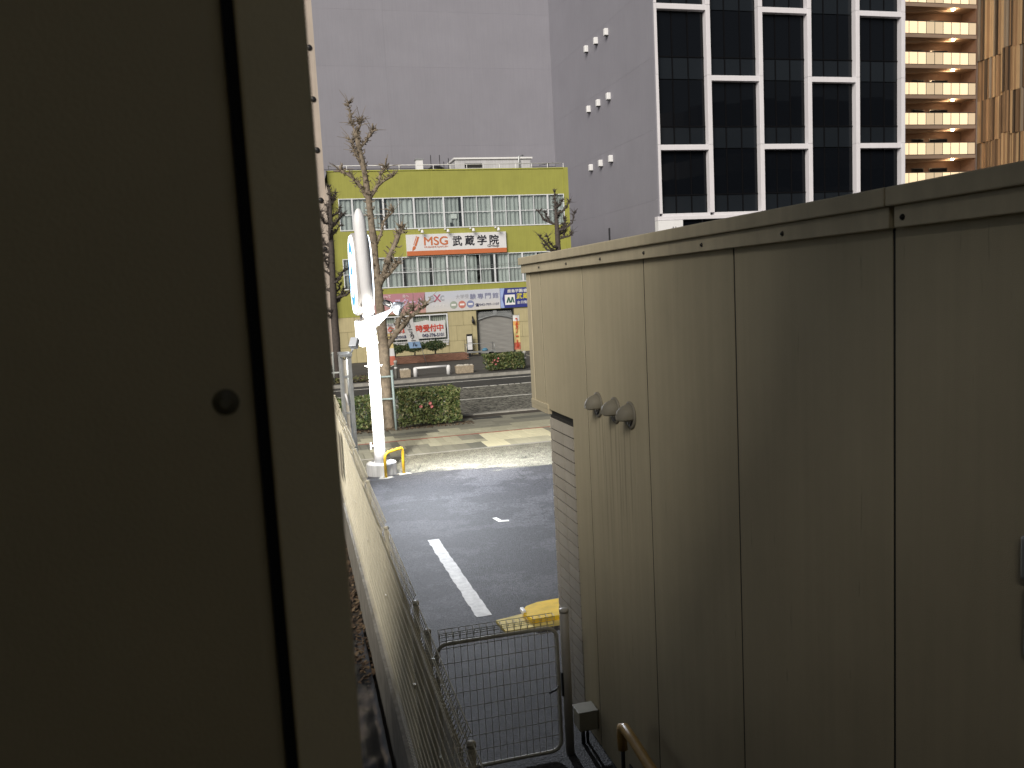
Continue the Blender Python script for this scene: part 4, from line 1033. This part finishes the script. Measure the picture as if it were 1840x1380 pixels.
# brush emblem
mb = MB()
def slab2(pts): mb.prism(pts, 'y', yT-.006, yT)
d = Vector((.36, .93)); nrm = Vector((.93, -.36)); o_ = Vector((7.23, 6.50))
def pt(a, b_): v = o_+d*a+nrm*b_; return (v.x, v.y)
slab2([pt(.22, -.02), pt(.80, -.02), pt(.80, .09), pt(.22, .09)]); slab2([pt(.24, -.10), pt(.80, -.10), pt(.80, -.06), pt(.24, -.06)])
slab2([pt(.20, -.06), pt(.20, .07), pt(.08, .10), pt(-.12, -.04), pt(.06, -.10)])
obj('brush_emblem', mb, M_orange, sg)
for k in range(4):
    x = 7.67+1.545*k
    t = thing('sign_lamp', (x, GY, 7.45), 'small white spotlight on a short arm above the '+('brush emblem of the signboard', 'last orange letter of the signboard', 'middle dark characters of the signboard', 'last dark character of the signboard')[k], 'lamp', 'spotlights above the signboard')
    obj('arm', MB().tube([(0, 0, .12), (0, -.22, .20), (.06, -.40, .14)], .02, 6), M_galv, t, local=True)
    obj('shade', MB().lathe([(.035, .10), (.07, .05), (.11, -.08), (.105, -.085)], (.10, -.44, .06), 14), M_white, t, local=True)
    obj('holder', MB().lathe([(.05, -.04), (.06, .0), (.05, .05)], (-.06, -.30, .16), 10), M_white, t, local=True)

# banner band
def gradmat(name, c0, c1, z0, z1):
    M = bpy.data.materials.new(name); M.use_nodes = True; N = M.node_tree.nodes; L = M.node_tree.links; b = N['Principled BSDF']
    tc = N.new('ShaderNodeTexCoord'); s = N.new('ShaderNodeSeparateXYZ'); L.new(tc.outputs['Object'], s.inputs[0])
    mr = N.new('ShaderNodeMapRange'); mr.inputs['From Min'].default_value = z0; mr.inputs['From Max'].default_value = z1; L.new(s.outputs['Z'], mr.inputs['Value'])
    n = N.new('ShaderNodeTexNoise'); n.inputs['Scale'].default_value = 1.2; L.new(tc.outputs['Object'], n.inputs['Vector'])
    ad = N.new('ShaderNodeMath'); ad.operation = 'MULTIPLY_ADD'; L.new(n.outputs['Fac'], ad.inputs[0]); ad.inputs[1].default_value = .5; L.new(mr.outputs[0], ad.inputs[2])
    mx = N.new('ShaderNodeMix'); mx.data_type = 'RGBA'; L.new(ad.outputs[0], mx.inputs['Factor']); mx.inputs['A'].default_value = (*c0, 1); mx.inputs['B'].default_value = (*c1, 1)
    L.new(mx.outputs['Result'], b.inputs['Base Color']); b.inputs['Roughness'].default_value = .6; return M
zb0, zb1 = 2.74, 3.95; yB = GY-.07
bn = thing('pink_banner', (6.0, GY, zb0), 'pink and mauve printed banner with white lettering above the window', 'banner')
obj('sheet', MB().box(4.2, 7.74, yB, GY-.003, zb0, zb1), gradmat('pink_print', (.62, .42, .30), (.46, .22, .26), zb0-.2, zb1-.2), bn)
text('lettering', 'スクール', .46, 5.85, yB-.006, 3.18, mat('lilac_ink', (.62, .50, .70), .5, 0), bn, .02, width=1.75, shear=.25)
text('lettering', '日へ', .16, 6.42, yB-.006, 3.70, M_whiteink, bn, .01); text('lettering', 'わって', .16, 5.15, yB-.006, 3.72, M_whiteink, bn, .01)
bw = thing('exam_banner', (10.0, GY, zb0), 'pale banner with grey lettering, coloured discs and a telephone number', 'banner')
obj('sheet', MB().box(7.75, 12.36, yB-.002, GY-.003, zb0, zb1), gradmat('pale_print', (.66, .62, .56), (.55, .58, .66), zb0, zb1), bw)
yq = yB-.008
M_gink = mat('grey_blue_ink', (.22, .23, .36), .5, 0)
for i, ch in enumerate('験専門館'): text('lettering', ch, .33, 10.66+.47*i, yq, 3.38, M_gink, bw, .012, 'CENTER', width=.36)
for i, ch in enumerate('大学受'): text('lettering', ch, .26, 9.72+.28*i, yq, 3.45, mat('faded_ink', (.42, .42, .46), .5, 0), bw, .004, 'CENTER', width=.24)
text('lettering', '☎042-707-1107', .19, 10.78, yq, 2.93, M_navy_ink, bw, .012, width=1.5)
text('lettering', 'e', .34, 7.98, yq, 3.38, mat('grey_ink', (.35, .37, .42), .5, 0), bw, .02); text('lettering', 'X', .42, 8.25, yq, 3.35, mat('wine_ink', (.42, .12, .18), .5, 0), bw, .02); text('lettering', 'c', .3, 8.66, yq, 3.4, MATS['grey_ink'], bw, .01)
text('lettering', 'アカデミー', .16, 8.1, yq, 3.03, M_whiteink, bw, .012, width=1.0, shear=.2)
for x, c in ((9.45, (.33, .38, .32)), (9.97, (.55, .20, .16)), (10.49, (.22, .25, .42))):
    mb = MB(); mb.lathe([(.23, 0), (.23, -.005)], (x, yq+.004, 3.10), 24, 'y'); obj('disc', mb, mat('disc_%d' % int(x*100), c, .5, .05, 4), bw)
    obj('disc_bar', MB().box(x-.14, x+.14, yq-.006, yq-.002, 3.05, 3.16), M_whiteink, bw)
bl = thing('blue_banner', (13.6, GY, zb0), 'navy blue banner with yellow lettering and a white emblem tile', 'banner')
obj('sheet', MB().box(12.37, 16.6, yB, GY-.003, zb0, zb1), mat('navy_print', (.035, .045, .22), .5, .12, 1.2), bl)
obj('stripe', MB().prism([(12.38, zb0+.01), (12.62, zb0+.01), (12.5, 3.3), (12.66, zb1-.01), (12.38, zb1-.01)], 'y', yB-.004, yB-.0005), mat('sky_print', (.35, .45, .75), .5, .1, 3), bl)
obj('emblem_tile', MB().box(12.66, 13.30, yB-.008, yB-.001, 2.92, 3.54), M_whiteink, bl)
mb = MB()
for dx in (0, .24): mb.prism([(12.74+dx, 3.05), (12.85+dx, 3.05), (12.93+dx, 3.38), (12.86+dx, 3.40)], 'y', yB-.014, yB-.009).prism([(12.88+dx, 3.38), (12.95+dx, 3.38), (13.03+dx, 3.05), (12.93+dx, 3.05)], 'y', yB-.014, yB-.0095)
obj('emblem', mb, mat('emblem_green', (.03, .12, .09), .5, 0), bl)
M_yink = mat('yellow_ink', (.70, .62, .06), .5, 0)
for i, ch in enumerate('武蔵学院'): text('lettering', ch, .34, 13.58+.42*i, yB-.008, 3.26, M_yink, bl, .014, 'CENTER', width=.36)
text('lettering', '鹿島学園/鹿島山北', .2, 12.84, yB-.008, 3.66, M_whiteink, bl, .012, width=2.0)
text('lettering', '全日型通信', .17, 13.42, yB-.008, 2.96, M_whiteink, bl, .012, width=1.1)
# window banner
wb = thing('window_banner', (7.0, GY-.15, 1.2), 'white cloth banner with large red lettering hung across ground floor window', 'banner')
nx = 40; vs = []
for i in range(nx+1):
    x = 4.95+3.9*i/nx; sag = .10*(1-((i % 14)-7)**2/49.0)
    for z in (1.20, 1.6, 2.0, 2.30-sag): vs.append((x, GY-.15-.02*sin(x*4+z*3), z))
obj('cloth', MB().add(vs, [(4*i+j, 4*i+4+j, 4*i+5+j, 4*i+1+j) for i in range(nx) for j in range(3)], True), M_fw, wb)
for x in (4.95, 6.9, 8.85): obj('cord', MB().bar((x, GY-.15, 2.25), (x, GY-.02, 2.58), .008), M_galv, wb)
yw = GY-.18
for i, ch in enumerate('学生募集随時受付中'): text('lettering', ch, .42, 4.95+.42*i+.2, yw, 1.60, M_red_ink, wb, .02, 'CENTER', width=.38)
text('lettering', '武蔵MSG高等学園', .2, 5.55, yw, 1.28, M_navy_ink, wb, .012, width=1.5)
text('lettering', '042-776-5101', .2, 7.42, yw, 1.28, M_navy_ink, wb, .012, width=1.3)
text('lettering', 'いつからでも', .14, 5.05, yw, 2.06, M_navy_ink, wb, .01)

# roof things
rg = thing('roof_railing', (9.5, GY+.3, 11.0), 'thin white pipe railing along the green roof edge', 'railing')
for k in range(15): obj('post', MB().bar((x0+.15+k*1.02, GY+.4, 11.0), (x0+.15+k*1.02, GY+.4, 11.48), .02, 6), M_white, rg)
obj('rail', MB().bar((x0+.1, GY+.4, 11.48), (x1-.2, GY+.4, 11.48), .022, 6), M_white, rg)
rh = thing('roof_housing', (12.6, GY+3, 11.0), 'long pale metal plant housing on the green roof', 'plant housing')
obj('body', MB().box(10.5, 15.4, GY+2.2, GY+4.2, 11.0, 12.05), mat('pale_metal', (.55, .55, .57), .5, .08, 2, streak=.15), rh, bevel=.03)
obj('lid', MB().box(10.4, 15.5, GY+2.1, GY+4.3, 12.05, 12.15), M_white, rh)
obj('opening', MB().box(11.1, 12.2, GY+2.15, GY+2.21, 11.55, 11.8), M_dark, rh)
obj('pipe', MB().tube([(14.6, GY+2.1, 11.0), (14.6, GY+2.1, 12.2), (14.9, GY+2.1, 12.25)], .05, 8), M_galv, rh)
rc = thing('roof_cowl', (8.2, GY+2, 11.0), 'square white ventilation cowl on the green roof', 'cowl')
obj('duct', MB().box(8.0, 8.42, GY+1.8, GY+2.2, 11.0, 12.0), M_white, rc); obj('cap', MB().box(7.95, 8.47, GY+1.75, GY+2.25, 12.0, 12.06), M_galv, rc)
an2 = thing('roof_aerials', (9.3, GY+2, 11.0), 'dark cluster of aerials and a water tank on the green roof', 'aerial')
obj('tank', MB().lathe([(.5, .0), (.55, .2), (.5, .5), (.3, .62), (.05, .66)], (9.25, GY+2, 11.0), 16), M_black, an2)
for x, h in ((8.95, 1.3), (9.5, 1.3), (10.05, 1.1), (9.75, .9)): obj('mast', MB().bar((x, GY+2, 11.0), (x, GY+2, 11.0+h), .022, 6), M_black, an2)
obj('element', MB().bar((15.6, GY+1, 11.45), (16.5, GY+1, 11.6), .02, 6).bar((16.2, GY+1, 11.0), (16.2, GY+1, 11.55), .02, 6), M_black, an2)

# ================================================================== TALL BEIGE BLOCK (left, across the road)
tbk = thing('apartment_tower', (-4, 55, 0), 'tall beige tower with vertical ribs beside the green building', 'building')
M_tb = mat('tower_beige', (.47, .40, .34), .75, .07, .8, streak=.12)
obj('wall', MB().box(-14, 2.36, 49.6, 53, 2.8, 22.5), M_tb, tbk)
obj('ground_floor', MB().box(-14, 2.1, 50.2, 53, 0, 2.8), M_room, tbk)
for x, w, d in ((1.55, .16, .22), (1.02, .2, .25), (.45, .2, .25), (-.1, .2, .25)): obj('rib', MB().box(x-w/2, x+w/2, 49.6-d, 49.602, 2.8, 22.5), M_tb, tbk)
obj('downpipe', MB().tube([(1.80, 49.5, .1), (1.80, 49.5, 22.4)], .05, 8), M_galv, tbk)
obj('recess', MB().box(1.66, 1.74, 49.585, 49.599, 2.8, 22.4), M_dark, tbk)
for z in (6.7, 9.45, 12.25, 15.05, 17.85, 20.6): 
    v = obj('vent', MB().lathe([(.16, 0), (.16, -.05), (.10, -.09), (.02, -.10)], (2.06, 49.6, z), 14, 'y'), M_black, tbk)
    obj('bracket', MB().box(1.80, 2.0, 49.5, 49.53, z-.02, z+.02), M_black, v)
obj('column', MB().box(1.75, 2.2, 49.6, 50.0, 0, 2.8), M_tb, tbk)
obj('awning', MB().prism([(2.2, 9.2), (2.5, 9.2), (2.5, 9.9), (2.42, 10.3)], 'y', 49.5, 49.9), M_tb, tbk)

# ================================================================== STORE WITH GLASS FRONT AND BLANK WALLS
TYF = 52.0
st = thing('department_store', (34, 70, 0), 'large pale store with blank walls and a white framed dark glass front', 'building')
M_store = mat('store_panel', (.255, .252, .290), .7, .05, .3, .05, 20, streak=.05, rnd=.012)
M_storej = mat('store_joint', (.27, .265, .285), .9, .05, 1)
XS = 24.0; YB = 73.5
obj('core', MB().box(-30, XS+.1, YB+.06, 95, 0, 44).box(XS+.06, 43.4, TYF+.8, 95, 0, 44), M_storej, st)
# blank wall panels: rear face and side face
for zi, (za, zb_) in enumerate(((0, 4.6), (4.6, 9.3), (9.3, 13.9), (13.9, 16.6), (16.6, 23.2), (23.2, 27.8), (27.8, 32.4), (32.4, 44))):
    xs_ = [-30, -14, -6, 2, 9.3, 16.6, XS+.05]
    for a, b_ in zip(xs_, xs_[1:]): obj('wall_panel', MB().box(a+.002, b_-.002, YB, YB+.08, za+.002, zb_-.002), M_store, st)
for zi, (za, zb_) in enumerate(((0, 4.6), (4.6, 9.28), (9.28, 13.86), (13.86, 18.45), (18.45, 23.0), (23.0, 27.6), (27.6, 32.2), (32.2, 44))):
    ys_ = [TYF-.05, 56.5, 61.9, 67.6, YB-.002]
    for a, b_ in zip(ys_, ys_[1:]): obj('wall_panel', MB().box(XS, XS+.08, a+.003, b_-.003, za+.003, zb_-.003), M_store, st)
obj('ledge', MB().box(-30, XS-.01, YB-.05, YB-.002, 14.7, 15.0), M_store, st, bevel=.05)
for z in (13.2, 17.72, 22.3, 26.9):
    for y in (64.05, 61.9, 59.75):
        v = obj('hood_vent', MB().prism([(y-.17, z-.28), (y+.17, z-.28), (y+.17, z+.22), (y-.17, z+.22)], 'x', XS-.30, XS-.001), M_white, st, bevel=.04)
        obj('mouth', MB().box(XS-.28, XS-.03, y-.14, y+.14, z-.30, z-.281), M_dark, v)
obj('slot_window', MB().box(XS-.01, XS+.02, 60.75, 61.1, 7.1, 8.15), M_black, st)
# glass front
M_dglass = bpy.data.materials.new('dark_glass'); M_dglass.use_nodes = True
b_ = M_dglass.node_tree.nodes['Principled BSDF']; b_.inputs['Base Color'].default_value = (.004, .005, .007, 1); b_.inputs['Roughness'].default_value = .03; b_.inputs['Specular IOR Level'].default_value = .2
M_spandrel = bpy.data.materials.new('spandrel_glass'); M_spandrel.use_nodes = True
b_ = M_spandrel.node_tree.nodes['Principled BSDF']; b_.inputs['Base Color'].default_value = (.012, .015, .019, 1); b_.inputs['Roughness'].default_value = .08; b_.inputs['Specular IOR Level'].default_value = .2
M_frame = mat('frame_white', (.72, .70, .74), .5, .03, 1, streak=.04)
cols_ = [24.16, 27.98, 31.85, 35.6, 39.42, 43.15]
zl = [8.13 + 4.49*i for i in range(8)]
rr = random.Random(17)
glz = obj('glazing', MB().box(24.2, 43.1, TYF+.55, TYF+.6, 0, 40), M_dark, st)
for ci, (a, b_) in enumerate(zip(cols_, cols_[1:])):
    xa, xb = a+.2, b_-.2
    for zi, z in enumerate(zl[:-1]):
        zs = [(z+.02, z+1.40, M_spandrel), (z+1.46, z+4.45, M_dglass)]
        pw = (xb-xa)/3
        for k in range(3):
            for (p, q, mm) in zs:
                me = MB().box(-pw/2+.04, pw/2-.04, -.01, .01, -(q-p)/2, (q-p)/2).mesh('pane', mm)
                o = place('pane', me, (xa+pw*(k+.5), TYF+.40, (p+q)/2), glz); o.rotation_euler = (rr.uniform(-.0035, .0035), 0, rr.uniform(-.0035, .0035))
    mb = MB()
    for k in (1, 2): mb.box(xa+(xb-xa)/3*k-.03, xa+(xb-xa)/3*k+.03, TYF+.34, TYF+.42, zl[0], zl[-1])
    for z in zl: mb.box(xa, xb, TYF+.33, TYF+.43, z+1.40, z+1.46)
    obj('mullions', mb, mat('mullion_black', (.004, .004, .005), .6, 0, spec=.1), glz)
for x in cols_:
    for z in zl[:-1]: obj('frame_post', MB().box(x-.155, x+.155, TYF-.02, TYF+.45, z+.20, z+4.49+.19), M_frame, st, bevel=.015)
for ci, (a, b_) in enumerate(zip(cols_, cols_[1:])):
    for zi, z in enumerate(zl):
        if zi == 0 or (zi % 2 == (1 if ci % 2 == 0 else 0)): obj('frame_beam', MB().box(a+.156, b_-.156, TYF, TYF+.44, z-.15, z+.2), M_frame, st, bevel=.015)
obj('base_beam', MB().box(23.95, 43.4, TYF-.05, TYF+.5, 7.9, 8.16), M_frame, st, bevel=.02)
obj('corner_sign', MB().box(23.92, 25.72, TYF-.10, TYF+.4, 4.0, 7.88), M_white, st)
text('lettering', '井', .5, 24.85, TYF-.106, 6.95, M_black_ink, st, .01)
obj('shopfront_glass', MB().box(25.8, 43.2, TYF+.2, TYF+.25, 0, 7.88), M_dglass, st)
for k in range(12): obj('shopfront_mullion', MB().box(25.8+1.45*k, 25.88+1.45*k, TYF+.15, TYF+.199, 0, 7.88), M_black, st)
for x in (30.2, 33.6): obj('ceiling_light', MB().box(x, x+.5, TYF+.10, TYF+.14, 7.35, 7.5), M_white, st)

# curved building on this side of the street, seen in the glass
cb = thing('curved_building', (66, 8, 0), 'curved grey office block with dark window bands mirrored in the glass', 'building')
M_cg = mat('office_grey', (.34, .33, .34), .7, .05, .5)
def curve_pts(off):
    R = 11-off; pts = [(47+off, -8)]
    for i in range(11):
        a = pi-pi/2*i/10; pts.append((47+11+R*cos(a), 4+R*sin(a)))
    pts += [(95, 4+R), (95, -8)]; return pts
for k in range(5):
    z = 1.2+4.3*k
    obj('window_band', MB().prism(curve_pts(.25), 'z', z, z+2.2), M_dglass, cb)
    obj('spandrel', MB().prism(curve_pts(0), 'z', z+2.2, z+4.3 if k < 4 else z+6.2), M_cg, cb)
obj('plinth', MB().prism(curve_pts(0), 'z', 0, 1.2), M_cg, cb)
for x, ch in ((60.5, '大'), (64, '戸'), (71, '中')):
    pass

# ================================================================== BALCONY APARTMENTS
ap = thing('balcony_apartments', (60, 82, 0), 'apartment block with glowing balcony fronts and a warm lamp on every floor', 'building')
M_apw = mat('apartment_brown', (.13, .075, .05), .8, .1, 1)
M_slab = mat('balcony_slab', (.30, .215, .16), .7, .06, 1)
M_lpan = mat('lit_balcony_panel', (.6, .55, .45), .4, .0, emit=(1.0, .72, .38), estr=.72)  # emission stands in for lamplight coming through the translucent panels
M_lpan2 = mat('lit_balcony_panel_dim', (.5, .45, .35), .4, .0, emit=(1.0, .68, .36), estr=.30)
AY = 75.0
obj('core', MB().box(44.5, 71.35, AY+2.0, 90, 0, 44), M_apw, ap)
obj('party_wall', MB().box(71.2, 71.38, AY+.05, AY+2.0, 0, 44), M_apw, ap)
xs_ = [62.0, 62.92, 63.98, 65.0, 66.04, 67.07, 68.09, 69.17, 70.23, 71.18]
for f in range(-7, 6):
    zt = 22.9+3.035*f
    if zt < 2: continue
    zs = zt-1.30
    if 6 < zt < 34:
        s_ = obj('balcony_slab', MB().box(56, 71.19, AY-.05, AY+2.0, zs-.35, zs), M_slab, ap)
        obj('downstand', MB().prism([(65.2, zs-.55), (71.19, zs-.35), (56, zs-.35), (56, zs-.62), (64.8, zs-.62)][::-1], 'y', AY+.9, AY+1.3), M_slab, s_)
        for k, (a, b_) in enumerate(zip(xs_, xs_[1:])):
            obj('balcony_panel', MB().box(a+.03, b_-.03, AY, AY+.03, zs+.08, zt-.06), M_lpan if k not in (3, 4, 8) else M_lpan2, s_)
        mb = MB().box(56, 71.19, AY-.02, AY+.05, zt-.06, zt)
        for a in xs_[1:-1]: mb.box(a-.03, a+.03, AY-.01, AY+.04, zs, zt-.061)
        obj('handrail', mb, M_black, s_)
        for (a, b_, h) in ((64.9, 66.4, 2.0), (67.1, 69.4, 2.0)):
            w_ = obj('window', MB().box(a, b_, AY+1.93, AY+1.999, zs+.05, zs+h), M_black, ap)
            obj('pane', MB().box(a+.08, b_-.08, AY+1.90, AY+1.929, zs+.1, zs+h-.08), M_dglass, w_)
        bl_ = obj('ceiling_lamp', MB().lathe([(.12, 0), (.16, -.05), (.12, -.13), (.03, -.16)], (68.62, AY+.35, zs-.35+3.035-.0), 14), mat('balcony_bulb', (1, .9, .7), .4, 0, emit=(1, .80, .50), estr=60), ap)
        if 10 < zt < 30: lamp('balcony_light', 'POINT', (68.62, AY+.30, zs-.35+3.035-.32), 70, (1, .66, .36), bl_, .12)
# vertical strip facade beside the balconies
lv = thing('strip_clad_block', (74, 68, 0), 'building clad in staggered vertical brown and cream strips', 'building')
M_strip = [mat('strip_%d' % i, c, .6, .08, 2, stretch=(1, 1, .2)) for i, c in enumerate(((.36, .24, .13), (.24, .145, .075), (.11, .065, .035), (.04, .026, .016), (.20, .16, .12)))]
obj('core', MB().box(71.75, 90, 56, 75.3, 0, 44), M_strip[3], lv)
rr = random.Random(29)
y = 75.2; i = 0; sh = 0
while y > 64.5:
    w = rr.choice((.14, .2, .2, .26, .34))
    if i % 7 == 0: sh = rr.choice((-.25, 0, 0, .25))
    i += 1
    cuts = [0, 16.9+sh, 21.1+sh*.6, 25.3+sh, 36]
    for za, zb_ in zip(cuts, cuts[1:]):
        d = rr.choice((.0, .05, .12, .2)); mi = rr.choices(range(5), (5, 5, 4, 3, 2))[0]
        obj('strip', MB().box(71.42+d, 71.76, y-w+.01, y-.01, za+.01, zb_-.01), M_strip[mi], lv)
    y -= w
print('objects', len(bpy.data.objects))
